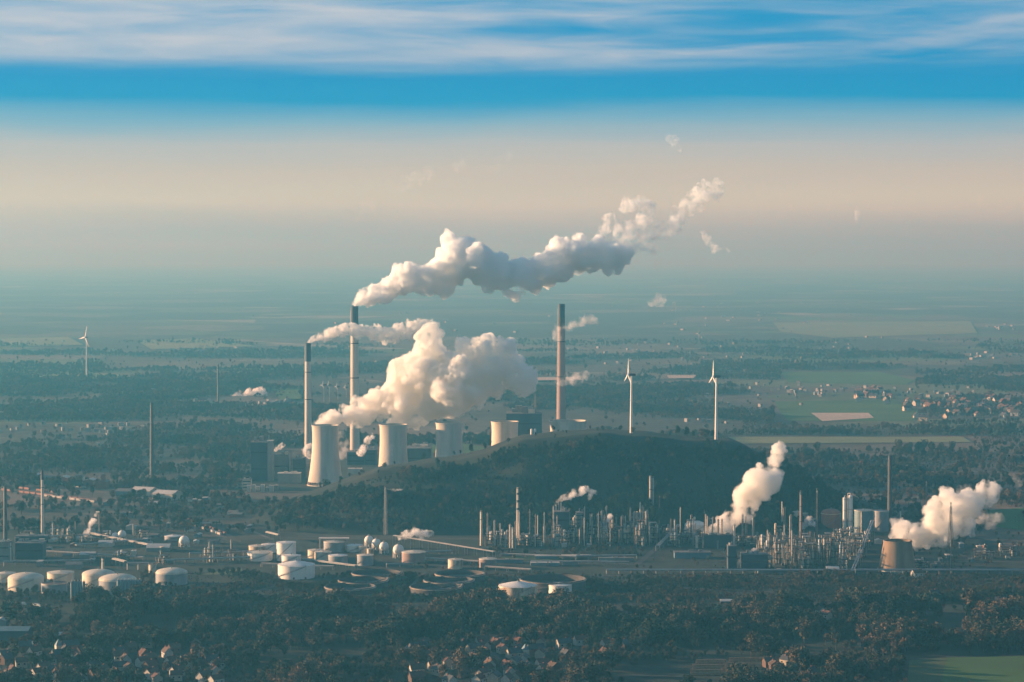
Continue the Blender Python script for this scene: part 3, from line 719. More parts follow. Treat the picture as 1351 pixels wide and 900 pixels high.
def silo_row(label, x0, x1, n, yt, yb):
    gm = G((x0 + x1) / 2, yb); k = MPP(gm.y); h = P(x0, yt, gm.y).z; R = (x1 - x0) * k / n / 2 * .96
    t = thing('silo_battery', label, 'silos', gm, 0, None, r=R * n)
    for i in range(n):
        x = -(x1 - x0) * k / 2 + R + i * 2 * R / .96
        s = MB().lathe([(R * .95, 0), (R * .95, h * .86), (R * .6, h * .92), (R * .3, h * .94)], 16, (x, 0, 0)).build('silo', 'teal_paint', t, True)
        MB().lathe([(R * .3, h * .9), (R * .3, h)], 8, (x, 0, 0)).build('vent_pipe', 'cream_paint', s)
    MB().box((0, 0, h * .9), ((x1 - x0) * k, R * 1.2, .5)).build('walkway', 'steel', t)
silo_row('left row of upright teal silos before the domed tanks', 93, 113, 5, 765, 794)
silo_row('right row of upright teal silos before the domed tanks', 154, 187, 7, 763, 791)
for i, (a, c, z) in enumerate((((150, 746), (166, 750), 9), ((168, 752), (196, 752), 9), ((5, 747), (120, 745), 6), ((60, 733), (190, 741), 6), ((215, 745), (330, 741), 6), ((250, 736), (335, 733), 6), ((100, 725), (200, 716), 6), ((20, 716), (110, 712), 7), ((120, 709), (215, 728), 6))):
    pipe_bridge(('short raised pipe bridge behind the bright domed tank', 'pale pipe bridge ending at the small pale tank', 'long pipe bridge behind the left edge tanks', 'pipe bridge crossing the left works', 'pipe bridge at the edge of the wood', 'upper pipe bridge left of the white tanks', 'pipe bridge near the white flat hall', 'pipe bridge below the pale slender chimney', 'pipe bridge running past the pair of spheres')[i], a, c, z, 3, 5, every=16)
for i, (x0, x1, yt, yb) in enumerate(((62, 78, 694, 712), (80, 96, 700, 716), (104, 122, 704, 719), (24, 44, 700, 712), (134, 146, 700, 712), (268, 292, 722, 742), (300, 318, 724, 740), (178, 196, 700, 712), (206, 222, 732, 744), (150, 170, 728, 740))):
    process_unit(('steel process unit right of the pale slender chimney', 'process unit with the tiny steam jet', 'process unit under the small left steam puff', 'process unit between the two left chimneys', 'process unit left of the pair of spheres', 'process unit at the left end of the hill foot', 'process unit left of the white tank group', 'process unit between the spheres', 'process unit below the long white roof', 'process unit behind the pale pipe bridge')[i], x0, x1, yt, yb, 16, 50 + i, nv=4, levels=3)
for i, (x, yt, yb) in enumerate(((70, 690, 712), (92, 694, 714), (118, 700, 716), (88, 697, 711), (176, 692, 706), (276, 715, 741), (281, 718, 742), (305, 712, 738), (212, 726, 738))):
    column('thin column in the left works', x, yt, yb, 1.8, 'aluminium', 2, 'thin columns of the left works')

# ================================================================ TANK FARM
for lab, x0, x1, yt, yb, rf, m in (
    ('big white cone-roofed tank nearest in the left tank group', 366.5, 415, 744.5, 765, 'cone', 'white_paint'),
    ('tall white tank rising behind the big cone-roofed one', 364.8, 390.3, 715.5, 741, 'cone', 'white_paint'),
    ('low white tank hidden behind the big cone-roofed one', 371.5, 396.8, 732.5, 744, 'cone', 'white_paint'),
    ('pink-topped tank at the back left of the white tanks', 328, 352, 720, 731, 'flat', 'rusty_paint'),
    ('small white tank behind the tall white one', 345, 364.5, 718, 730, 'cone', 'white_paint'),
    ('broad white tank at the left end of the white group', 326, 359.5, 728.5, 741, 'flat', 'white_paint'),
    ('left one of the close pair of cream tanks', 406, 427, 725.5, 737, 'flat', 'cream_paint'),
    ('right one of the close pair of cream tanks', 415, 437, 728, 739.5, 'flat', 'cream_paint'),
    ('grey tank under the wide pale canopy', 427, 455, 714.5, 729, 'flat', 'grey_paint'),
    ('low pale tank right of the close pair', 433, 458.5, 732.5, 745, 'cone', 'grey_paint'),
    ('white tank left of the row of spheres', 457, 479, 719, 729, 'cone', 'white_paint'),
    ('small cream tank in front of the first sphere', 473, 484, 721, 730, 'flat', 'cream_paint'),
    ('small rusty tank below the second sphere', 484, 493, 724, 732, 'flat', 'rusty_paint'),
    ('grey-sided tank below the small cream one', 471, 492.5, 732, 747, 'flat', 'grey_paint'),
    ('dark rusty tank right of the last sphere', 530, 561.5, 728, 743.5, 'flat', 'concrete_rose'),
    ('small isolated tank in mid tank farm', 591, 610.5, 738, 751, 'flat', 'rusty_paint'),
    ('dark tank at the right edge of the tank farm', 632, 654.8, 737, 750, 'flat', 'concrete_rose'),
    ('rust-streaked white tank nearest the wood', 657.6, 708.6, 772, 794, 'cone', 'rusty_paint'),
    ('small white tank in front of the big open tank', 723, 754.6, 771, 787, 'cone', 'white_paint')):
    tank(lab, x0, x1, yt, yb, rf, m, rm='white_paint' if rf == 'cone' else 'cream_paint', rise=.2 if x1 - x0 > 40 else .1)
for lab, x0, x1, yr, h in (
    ('furthest open-topped tank of the left trio', 464, 529, 755, 10), ('middle open-topped tank of the left trio', 446.5, 512, 764.5, 9.5), ('nearest open-topped tank of the left trio', 428.5, 495.5, 773, 9),
    ('furthest open-topped tank of the middle trio', 574, 639.5, 756, 10), ('middle open-topped tank of the middle trio', 559, 625, 764.5, 9.5), ('nearest open-topped tank of the middle trio', 541, 609.5, 773, 9),
    ('largest open-topped dark tank behind the small white tank', 686, 773, 763, 15)):
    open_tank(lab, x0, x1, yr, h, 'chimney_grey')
for lab, x, y, r, yb in (('leftmost sphere of the row of four white spheres', 486.8, 712.6, 6.0, 722), ('second sphere of the row of four white spheres', 496.6, 716.6, 6.0, 726), ('third sphere of the row of four white spheres', 506.6, 721, 6.2, 730.5), ('rightmost and nearest sphere, apart from the row', 525.6, 725.2, 7.2, 736)):
    sphere_tank(lab, x, y, r, yb)
t = thing('canopy', 'wide pale canopy roof above the grey tank', 'roof', G(440, 727)); k = MPP(t.location.y)
MB().box((0, 8, 17), (40 * k, 14, .8)).build('roof', 'roof_light', t)
for x in (-18, -6, 6, 18): MB().tube((x * k, 2, 0), (x * k, 2, 17), .4, n=5).build('post', 'steel', t)
pipe_bridge('long pale overhead pipe bridge descending right of the spheres', (520, 722), (652, 736), 14, 4, 6, za=16, zc=8, every=18)
pipe_bridge('short pale pipe bridge left of the white tanks', (352, 711), (368, 715), 10, 2, 4)
for i, (a, c) in enumerate((((530, 734), (596, 731)), ((510, 749), (545, 748)), ((660, 735), (760, 739)), ((345, 748), (440, 752)), ((400, 742), (470, 751)), ((560, 741), (650, 746)), ((640, 752), (700, 756)), ((700, 745), (830, 746)), ((760, 738), (840, 737)))):
    pipe_bridge(('low pale pipe bridge right of the dark rusty tank', 'short bright pipe run above the left trio', 'pipe bridge under the slim chimneys', 'pipe run behind the left white tanks', 'pipe run between white tanks and open tanks', 'pipe run behind the middle trio', 'pipe run behind the largest open tank', 'long low pipe rack before the refinery bushes', 'upper pipe rack before the refinery bushes')[i], a, c, 4.5, 3, 5, every=18)
# ================================================================ REFINERY
stack('slim pale chimney above the end of the long pipe bridge', 635, 674, 720, 2.6, 'cream_paint', wb=3.4)
chimney('tall slim banded chimney at the hill foot', 683.3, 643, 710, 2.8, 4.2, 'concrete', bands=[(650, 653, 'chimney_grey'), (660, 663, 'chimney_grey'), (670, 673, 'chimney_grey')], rings=2)
lattice('guyed flare mast at the hill foot with trailing thin smoke', 508.8, 645, 706, 5, 2.6, 'flare_mast', 'mast', m='steel', core=True, levels=12)
lattice('faint lattice mast at the hill foot between the slim chimneys', 720.5, 636, 690, 3, 1.2, 'lattice_mast', 'mast', m='dark_steel', core=True, levels=10)
lattice('faint thin mast right of the twin-tube stack', 870, 656, 700, 2.4, 1, 'lattice_mast', 'mast', m='dark_steel', core=True, levels=9)
stack('slim stack beside the drifting steam of the heater stacks', 754.5, 657, 692, 2.2, 'cream_paint')
for x in (858, 861.5): stack(('left' if x < 860 else 'right') + ' tube of the twin stack at the hill foot', x, 628 if x < 860 else 629, 697, 2.6, 'concrete' if x < 860 else 'grey_paint', wb=2.9)
for i, (x, yt, yb) in enumerate(((730.6, 667, 712), (733.6, 665, 712), (737.2, 663, 712), (740, 662, 712))):
    stack(('leftmost of the four heater stacks making steam', 'second of the four heater stacks', 'third of the four heater stacks', 'rightmost of the four heater stacks')[i], x, yt, yb, 1.7, 'cream_paint' if i % 2 else 'grey_paint')
block('dark heater block below the four heater stacks', 731, 751, 676, 716, 24, 'facade_dark', roofbits=4, bands=2)
block('tall grey reactor building with dark window grid', 760, 769.5, 677, 712, 16, 'facade_grey', roofbits=2, bands=6)
COLS = [(767, 688, 711, 1.8, 'aluminium'), (788, 679, 712, 2.6, 'steel'), (794, 674, 712, 2.6, 'aluminium'), (800, 668, 712, 2.2, 'steel'), (820.5, 681, 714, 3.6, 'concrete_rose'), (824.8, 681, 714, 1.8, 'cream_paint'), (831.8, 670, 714, 1.8, 'aluminium'), (836.5, 676, 714, 4, 'grey_paint'), (841.3, 676, 714, 3.6, 'grey_paint'), (844.5, 663, 714, 2.2, 'cream_paint'), (847, 668, 714, 2.6, 'steel'), (852.8, 674, 712, 3.2, 'grey_paint'), (834, 690, 716, 1.8, 'cream_paint'), (840.5, 700, 719, 1.8, 'cream_paint'), (828, 706, 717, 2.2, 'white_paint'), (781, 688, 712, 2.2, 'steel'), (775, 690, 712, 2, 'grey_paint'),
        (644.5, 695, 720, 3.4, 'aluminium'), (649, 701, 721, 2.2, 'cream_paint'), (652.5, 706, 722, 2.4, 'grey_paint'), (673, 692, 723, 3.2, 'aluminium'), (676.5, 696, 724, 2.6, 'cream_paint'), (680, 707, 724, 2, 'aluminium'), (667, 704, 722, 2, 'grey_paint'), (660, 706, 722, 1.8, 'cream_paint'), (699, 703, 720, 1.6, 'grey_paint'), (706, 706, 721, 1.8, 'cream_paint'),
        (968.4, 692, 722, 3, 'concrete'), (993, 681, 716, 2, 'concrete'), (919.5, 708, 723, 4, 'cream_paint'), (927.5, 713, 723, 3, 'rusty_paint'), (946.8, 714, 724, 1.8, 'grey_paint'), (907.8, 687, 706, 2.2, 'cream_paint'),
        (1012.8, 700, 732, 2.4, 'aluminium'), (1015.3, 704, 740, 4, 'steel'), (1022.5, 711, 726, 3, 'rusty_paint'), (1031.7, 662, 700, 1.5, 'cream_paint'), (1034.3, 670, 701, 2.8, 'concrete_tan'), (1042.6, 680, 742, 3.2, 'steel'), (1044.3, 700, 749, 1.8, 'concrete'), (1048.6, 710, 730, 2.4, 'grey_paint'), (1052.5, 729, 744, 1.8, 'white_paint'), (1069, 702, 725, 2, 'concrete_tan'), (1063.5, 722, 742, 1.8, 'grey_paint'), (1087, 710, 740, 3.2, 'cream_paint'), (1091, 716, 740, 2, 'steel'), (1095.2, 708, 738, 1.8, 'steel'), (1098.8, 704, 722, 2.6, 'concrete_tan'), (1104.8, 711, 734, 2.6, 'aluminium'), (1111.6, 711, 738, 2, 'grey_paint'), (1122.8, 705, 722, 3, 'concrete_tan'), (1130.6, 698, 713, 2.4, 'cream_paint'), (1129, 715, 730, 2.4, 'aluminium'), (1121.6, 695, 710, 3.4, 'white_paint'), (1112.8, 686, 704, 1.8, 'cream_paint'), (1136.5, 675, 706, 1.7, 'cream_paint'), (1139.8, 702, 714, 2.4, 'steel'), (1188, 675, 702, 1.8, 'cream_paint'), (1180.5, 688, 706, 2.6, 'white_paint'), (1058, 716, 740, 1.6, 'steel'), (1075, 722, 744, 1.8, 'aluminium')]
def where(x, yb):
    if x < 700: return 'beside the tall slim banded chimney' if x > 655 else 'beside the slim pale chimney'
    if x < 780: return 'beside the dark heater block'
    if x < 815: return 'near the small steam jet of the middle refinery'
    if x < 870: return 'in the dense cluster left of the twin stack'
    if x < 1000: return 'near the cooling cells under the rising steam'
    if x < 1040: return 'right of the rising steam cloud'
    if x < 1082: return 'among the two tall thin stacks'
    if x < 1108: return 'in front of the red-brown domed tank'
    if x < 1145: return 'under the two tall white towers'
    return 'left of the tapered cooling tower'
CN = {'aluminium': 'silver', 'steel': 'dark steel', 'concrete_rose': 'rose-grey', 'cream_paint': 'cream', 'grey_paint': 'grey', 'white_paint': 'white', 'concrete': 'pale', 'rusty_paint': 'rusty', 'concrete_tan': 'tan'}
seen = {}
for x, yt, yb, w, m in COLS:
    size = 'tall' if yb - yt > 36 else 'mid-height' if yb - yt > 22 else 'short'
    lab = '%s %s %s column %s' % (size, 'broad' if w > 3 else 'slim', CN[m], where(x, yb)); seen.setdefault(lab, []).append(column(lab, x, yt, yb, w, m, 2 if yb - yt < 20 else 4))
for lab, os_ in seen.items():
    if len(os_) > 1:
        os_.sort(key=lambda o: o.location.x / o.location.y)
        for i, o in enumerate(os_): o['label'] = ('leftmost ', 'rightmost ')[i != 0] + lab if len(os_) == 2 else ('leftmost ', 'middle ', 'rightmost ')[min(2, i)] + lab
chimney('left one of two tall thin red-tipped stacks in the right refinery', 1056.5, 647, 730, 2.6, 3.6, 'concrete_rose', bands=[(647, 653, 'chimney_dark')], rings=3)
lattice('right one of two tall thin stacks, banded lattice flare', 1077.8, 650, 743, 4, 2.4, 'flare_mast', 'mast', m='dark_steel', core=True, levels=18)
column('left one of the two tall white towers', 1114.2, 656, 700, 4.8, 'white_paint', 3)
column('right and taller one of the two tall white towers', 1121.8, 653, 700, 6.2, 'white_paint', 3)
chimney('tall dark chimney left of the tapered cooling tower', 1173.8, 601, 700, 4.4, 6.0, 'chimney_grey', bands=[(601, 606, 'chimney_dark')])
for lab, x0, x1, yt, yb, rf, m in (('small white domed tank above the cooling cells', 903, 930.8, 693, 705, 'dome', 'white_paint'), ('small rusty tank left of the white domed tank', 881, 894, 692, 700, 'cone', 'rusty_paint'), ('cream upright tank behind the left thin stack', 1046, 1058, 675, 695, 'cone', 'cream_paint'), ('pale tank behind the cream upright tank', 1059, 1066, 677, 695, 'flat', 'grey_paint'), ('low grey tank between the two thin stacks', 1065, 1078, 684.5, 696, 'flat', 'grey_paint'), ('red-brown domed tank in the right refinery', 1083, 1109.5, 677, 697, 'dome', 'red_paint'), ('big teal upright tank with cream left edge', 1127, 1151.8, 673, 706, 'flat', 'teal_paint'), ('hazy grey tank left of the tall dark chimney', 1152, 1172.5, 674, 702, 'cone', 'grey_paint')):
    tank(lab, x0, x1, yt, yb, rf, m)
cooling_tower('tapered tan cooling tower pouring steam in the right refinery', 1166.7, 1203.2, 713, 752, 1.38, 'concrete_tan', taper=True)
t = thing('riser_pipe', 'pale upright riser pipe on the tapered cooling tower', 'pipe', G(1187, 754)); k = MPP(t.location.y)
MB().lathe([(1.9 * k, 0), (1.6 * k, 19 * k), (1.1 * k, 22 * k)], 14).build('pipe', 'grey_paint', t, True); ring(1.7 * k, 15 * k, .5, .6, 14).build('flange', 'steel', t)
lattice('tall dark lattice mast in front of the right steam cloud', 1254, 668, 752, 9, 1.6, 'lattice_mast', 'mast', levels=14, core=True)
lattice('power pylon in the wood below the tapered cooling tower', 1174.5, 756, 802, 7, 1.6, 'power_pylon', 'pylon', levels=10, m='dark_steel', arms=((.66, 8), (.80, 10), (.93, 7)), thick=.55)
lattice('faint power pylon right of the big steam cloud', 1222, 635, 690, 3, 1, 'power_pylon', 'pylon', levels=10, m='steel', arms=((.7, 4), (.85, 5)))
block('row of cooling cells under the rising steam cloud', 928, 966, 707, 722, 18, 'facade_dark', 'dark_steel', roofbits=6)
block('dark furnace block left of the small leaning steam jet', 960.5, 972, 721, 752, 18, 'facade_dark', roofbits=3, bands=1)
block('dark low furnace hall right of the small leaning steam jet', 979, 1013, 732, 752, 24, 'facade_dark', roofbits=5, bands=1)
block('long blue-grey low hall before the cooling cells', 890, 938, 729.5, 737, 18, 'blue_grey', 'roof_grey', roofbits=3)
hall('pale low hall in the right refinery yard', 1091, 1107, 749, 757, 14, 'facade_cream', 'roof_light')
hall('white shed left of the tapered cooling tower', 1155, 1164, 712, 718, 10, 'facade_cream', 'roof_light')
block('bright cream box building left of the tall dark chimney', 1151, 1160, 694, 699, 10, 'facade_cream', 'roof_light', roofbits=1)
pipe_bridge('inclined conveyor bridge descending left of the tapered cooling tower', (1151, 711), (1126, 757), za=26, zc=6, n=2, w=6, name='conveyor', cat='conveyor', every=45, m='grey_paint')
pipe_bridge('inclined pipe bridge right of the dense column cluster', (896, 703), (868, 727), za=12, zc=7, n=3, w=6, every=40, m='grey_paint')
pipe_bridge('long pipe rack along the right refinery front', (1128, 758), (1351, 758), 6, 5, 8, 'blue_grey', every=16)
pipe_bridge('long pipe rack along the middle refinery front', (800, 757), (1128, 757.5), 5, 4, 7, 'blue_grey', every=16)
UN = [(640, 655, 703, 722), (655, 672, 700, 722), (685, 698, 704, 721), (700, 716, 708, 721), (728, 742, 690, 716), (742, 758, 692, 716), (756, 770, 690, 714), (776, 790, 692, 716), (792, 806, 690, 716), (806, 822, 694, 716), (822, 838, 686, 718), (838, 852, 684, 718), (852, 868, 694, 716), (880, 896, 700, 712), (898, 912, 698, 716), (912, 926, 704, 720), (1000, 1012, 706, 730), (1010, 1024, 704, 742), (1020, 1036, 714, 744), (1034, 1050, 706, 748), (1048, 1062, 708, 746), (1060, 1076, 704, 746), (1074, 1090, 706, 746), (1088, 1102, 704, 744), (1100, 1116, 700, 744), (1112, 1128, 696, 738), (1126, 1140, 694, 728), (1140, 1152, 700, 716), (1176, 1194, 690, 706), (1206, 1226, 738, 752), (1286, 1312, 724, 738), (1320, 1345, 720, 734), (970, 986, 706, 720), (984, 1000, 708, 722)]
ru = random.Random(77)
for i in range(15):
    x = ru.uniform(728, 858); yb = ru.uniform(706, 722); w_ = ru.uniform(9, 16); UN.append((x, x + w_, yb - ru.uniform(14, 34), yb))
for i in range(9):
    x = ru.uniform(868, 992); yb = ru.uniform(702, 722); w_ = ru.uniform(9, 16); UN.append((x, x + w_, yb - ru.uniform(10, 20), yb))
for i in range(17):
    x = ru.uniform(1004, 1140); yb = ru.uniform(716, 752); w_ = ru.uniform(9, 16); UN.append((x, x + w_, yb - ru.uniform(14, 38), yb))
for i, (x0, x1, yt, yb) in enumerate(UN):
    process_unit('steel process unit with vessels and pipes ' + where((x0 + x1) / 2, yb), x0, x1, yt, yb, 18, i, 'open steel process units of the refinery', nv=7)
r0 = random.Random(4)
for i in range(46):
    x = r0.choice([r0.uniform(1005, 1140), r0.uniform(1005, 1140), r0.uniform(640, 870), r0.uniform(1210, 1345)]); yb = r0.uniform(722, 750) if x > 1000 else r0.uniform(705, 722)
    block('small low shed between the refinery units', x - r0.uniform(1.5, 5), x + r0.uniform(1.5, 5), yb - r0.uniform(3, 6), yb, r0.uniform(6, 14), r0.choice(['facade_cream', 'facade_grey', 'brick', 'blue_grey']), r0.choice(['roof_light', 'roof_grey']), roofbits=1, group='small sheds of the refinery', name='shed', cat='shed')
for i in range(84):
    x = r0.choice([r0.uniform(1005, 1140), r0.uniform(725, 868), r0.uniform(730, 860), r0.uniform(640, 720), r0.uniform(870, 1000)]); yb = r0.uniform(724, 748) if x > 1000 else r0.uniform(712, 721)
    column('thin column in the refinery thicket', x, yb - r0.choice([r0.uniform(10, 26), r0.uniform(24, 44)]), yb, r0.uniform(.9, 2.0), r0.choice(['steel', 'steel', 'cream_paint', 'concrete_tan', 'grey_paint', 'dark_steel']), 3, 'thin columns of the refinery thicket')
for i, (x0, x1, y) in enumerate(((706, 738, 738), (741, 780, 737.5), (700, 722, 747), (724, 738, 747), (742, 762, 746), (790, 836, 741), (655, 690, 743), (1000, 1040, 757))):
    block('long low flat shed before the refinery bushes', x0, x1, y - 4, y, 9, r0.choice(['facade_grey', 'blue_grey']), r0.choice(['roof_light', 'roof_grey']), roofbits=1, group='low flat sheds before the refinery bushes', name='shed', cat='shed')
# ================================================================ GROUND SHEETS, ROADS, TRACKS
for i, (pts, m) in enumerate((
    ([(1022, 530), (1180, 528), (1216, 543), (1205, 556), (1040, 556), (1030, 545)], 'green_field'),
    ([(1030, 491), (1160, 491), (1208, 502), (1195, 508), (1040, 505)], 'green_field'),
    ([(960, 577), (1270, 577), (1282, 584), (980, 586)], 'pale_field'),
    ([(1070, 545.5), (1146, 545.5), (1153, 552), (1085, 556.5)], 'bare_field'),
    ([(1020, 426), (1280, 424), (1290, 440), (1100, 446), (1030, 438)], 'pale_field'),
    ([(1235, 490), (1351, 490), (1351, 500), (1250, 502)], 'brown_field'),
    ([(1300, 674), (1351, 670), (1351, 700), (1316, 696)], 'green_field'),
    ([(1249, 868), (1360, 866), (1360, 915), (1238, 915)], 'green_field'),
    ([(1200, 872), (1249, 868), (1238, 915), (1195, 915)], 'grass'),
    ([(1318, 838), (1360, 836), (1360, 846), (1322, 846)], 'green_field'),
    ([(0, 652), (110, 655), (170, 664), (60, 672), (0, 668)], 'brown_field'),
    ([(0, 448), (90, 445), (110, 456), (10, 458)], 'pale_field'), ([(180, 450), (260, 448), (340, 458), (200, 462)], 'pale_field'),
    ([(20, 496), (150, 494), (190, 502), (40, 504)], 'pale_field'), ([(360, 515), (395, 513), (398, 528), (370, 530)], 'green_field'),
    ([(555, 590), (612, 588), (648, 594), (640, 602), (570, 600)], 'green_field'), ([(690, 500), (760, 499), (770, 503), (700, 504)], 'bare_field'), ([(880, 497), (918, 497), (915, 501), (882, 501)], 'bare_field'),
    ([(300, 486), (360, 484), (380, 489), (310, 490)], 'pale_field'), ([(660, 735), (770, 733), (775, 738), (662, 741)], 'grass'), ([(30, 825), (70, 822), (74, 838), (40, 842)], 'grass'))):
    sheet('field', pts, m, .25 + .02 * i if pts[0][1] > 600 else .8 + .25 * i)
    g = np.mean([[*G(*p).xy] for p in pts], 0)
FIELDS = [([(1022, 528), (1216, 528), (1216, 564), (1022, 564)]), ([(1030, 489), (1208, 489), (1208, 513), (1030, 513)]), ([(955, 575), (1284, 575), (1284, 595), (955, 595)]), ([(1300, 672), (1351, 672), (1351, 706), (1300, 706)]), ([(1195, 864), (1360, 864), (1360, 915), (1195, 915)]), ([(1320, 835), (1360, 835), (1360, 846), (1320, 846)]), ([(555, 588), (645, 588), (645, 602), (555, 602)]), ([(880, 495), (918, 495), (918, 503), (880, 503)])]
sheet('woodland_floor', [(-60, 760), (1411, 752), (1411, 930), (-60, 930)], 'woodland_floor', .03)
sheet('yard', [(318, 712), (660, 712), (800, 730), (800, 778), (712, 796), (430, 786), (320, 770)], 'yard', .06)
sheet('yard', [(630, 700), (1200, 690), (1360, 725), (1360, 762), (800, 764), (640, 745)], 'yard', .10)
sheet('yard', [(-20, 700), (150, 690), (335, 718), (330, 748), (190, 768), (-20, 790)], 'yard', .08)
sheet('yard', [(300, 628), (520, 596), (780, 592), (780, 640), (300, 650)], 'yard', .06)
for i, (pts, w) in enumerate((([(660, 741), (780, 742), (840, 745)], 7), ([(840, 745), (868, 722), (895, 703)], 9), ([(415, 770), (380, 780), (345, 778)], 7), ([(300, 792), (345, 778), (400, 764)], 6), ([(540, 780), (548, 768), (560, 756)], 5), ([(640, 780), (665, 770), (690, 764)], 5), ([(700, 762), (800, 760), (940, 760)], 6), ([(940, 770), (800, 776), (770, 778)], 5), ([(870, 745), (960, 744)], 22), ([(905, 734), (880, 752)], 14), ([(1205, 742), (1300, 741), (1360, 742)], 8), ([(1205, 748), (1290, 750)], 10), ([(-20, 797), (40, 799), (75, 806), (90, 816), (86, 826)], 12), ([(0, 745), (120, 738), (260, 746)], 6), ([(60, 742), (110, 730), (150, 728)], 6), ([(250, 700), (330, 712), (420, 708)], 5), ([(860, 775), (940, 777), (1010, 781), (1190, 798)], 6), ([(1010, 762), (1200, 768), (1351, 764)], 6), ([(0, 845), (50, 846), (95, 845)], 7), ([(700, 862), (760, 858)], 5), ([(1035, 506), (1090, 490)], 5), ([(1100, 528), (1360, 531)], 7))):
    strip('road', pts, w, 'asphalt' if w < 12 else 'yard', .20 + .012 * i)
for pts in ([(-10, 640), (60, 648), (160, 664)], [(-10, 645), (60, 652), (150, 668)], [(55, 655), (130, 664)], [(231, 685), (260, 694), (296, 709)], [(240, 684), (270, 694), (306, 708)], [(318, 695), (360, 712)]):
    strip('railway', pts, 6, 'track_ballast', .12 + .01 * len(KEEP) % .07)
# goods wagons on the sidings: each wagon its own thing
def wagon(x, y, rz, m, L, group, label):
    t = thing('freight_wagon', label, 'wagon', (x, y, .12), rz, group, r=5)
    MB().box((0, 0, 2.6), (L, 3.0, 3.2)).build('body', m, t)
    MB().box((0, 0, .95), (L * .96, 2.2, .35)).build('underframe', 'dark_steel', t)
    b = MB()
    for s in (-1, 1): b.tube((s * L * .36, -1.1, .5), (s * L * .36, 1.1, .5), .5, n=8)
    b.build('wheelset', 'dark_steel', t)
for (a, c), m, lab in ((((8, 643), (72, 651)), 'wagon_red', 'red freight wagon on the upper siding'), (((2, 647.5), (120, 662)), 'wagon_red', 'red freight wagon on the lower siding'), (((58, 655.5), (126, 664)), 'wagon_grey', 'pale freight wagon on the nearest siding'), (((40, 634), (120, 646)), 'wagon_grey', 'pale freight wagon before the colliery row'), (((234, 686.5), (292, 707)), 'wagon_grey', 'pale freight wagon on the rail fan'), (((246, 686.5), (298, 706)), 'wagon_red', 'rusty freight wagon on the rail fan')):
    p, q = G(*a), G(*c); d = q - p; n = int(d.length / 17); rz = math.atan2(d.y, d.x)
    for i in range(n):
        if random.random() < .12: continue
        w_ = p.lerp(q, (i + .5) / n); wagon(w_.x, w_.y, rz, m, 14.5, lab.replace('freight wagon', 'freight wagons'), lab)

# foreground works and stacks
hall('long dark warehouse beside the curved road', -14, 37, 829, 848, 26, 'facade_dark', 'teal_paint', rise=.1)
hall('low pale warehouse strip below the dark one', 20, 49, 850, 854, 12, 'facade_grey', 'roof_light')
hall('pale flat shed beside the long dark warehouse', 60, 92, 838, 842, 14, 'facade_grey', 'roof_light')
hall('greenish shed behind the dark warehouse', -8, 8, 818, 826, 14, 'facade_grey', 'roof_light')
hall('white-edged dark shed in the wood before the cooling cells', 951, 966, 794, 797, 10, 'facade_dark', 'roof_light')
for i, (x, y) in enumerate(((-2, 876), (911, 890.5), (914, 884), (918, 877.5), (952, 889), (957, 882), (962, 875))):
    if i == 0: continue
    # timber stacks: several log piles in a row
    w = 40 if i < 4 else 48
    g = G(x + w / 2, y); k = MPP(g.y)
    t = thing('timber_stack', ('nearest left', 'middle left', 'furthest left', 'nearest right', 'middle right', 'furthest right')[i - 1] + ' long timber stack in the clearing', 'timber stack', g, R_(-4), r=20)
    for j in range(5):
        L = w * k / 5 * .94; x0 = (-2 + j) * w * k / 5
        b = MB()
        for r in range(4):
            for q in range(5 - r): b.tube((x0 - L / 2 + random.uniform(-.6, .6), (q - (4 - r) / 2) * 1.6, .8 + r * 1.4), (x0 + L / 2 + random.uniform(-.6, .6), (q - (4 - r) / 2) * 1.6, .8 + r * 1.4), .78, n=7)
        b.build('log_pile', 'log_wood', t)
    for s in np.arange(-w * k / 2 - 70, w * k / 2, 10): keep(g.x + s, g.y, 9); keep(g.x + s, g.y - 14, 12); keep(g.x + s, g.y - 32, 14); keep(g.x + s, g.y - 52, 14)
# lorries on the curved road
for px_, py_, rz_, lab in ((12, 797.6, .05, 'white lorry leftmost on the curved road'), (31.5, 798.8, -.1, 'small white van in the middle of the curved road'), (48.5, 801, -.45, 'white lorry rightmost on the curved road before the bend')):
    g = G(px_, py_); L_ = 5.2 if 'van' in lab else 11.0
    t = thing('van' if 'van' in lab else 'lorry', lab, 'van' if 'van' in lab else 'lorry', (g.x, g.y, .36), rz_, r=8)
    MB().box((-.9, 0, 2.1), (L_ - 2.6, 2.5, 2.9)).build('cargo_box', 'white_paint', t)
    MB().box((L_ / 2 - 1.0, 0, 1.6), (1.9, 2.4, 2.1)).build('cab', 'white_paint', t)
    MB().box((L_ / 2 - .03, 0, 2.1), (.1, 2.1, .8)).build('windscreen', 'glass_band', t)
    for x_ in (-L_ * .33, L_ * .33):
        for y_ in (-1.15, 1.15): MB().tube((x_, y_ - .15, .5), (x_, y_ + .15, .5), .5, n=10).build('wheel', 'dark_steel', t)
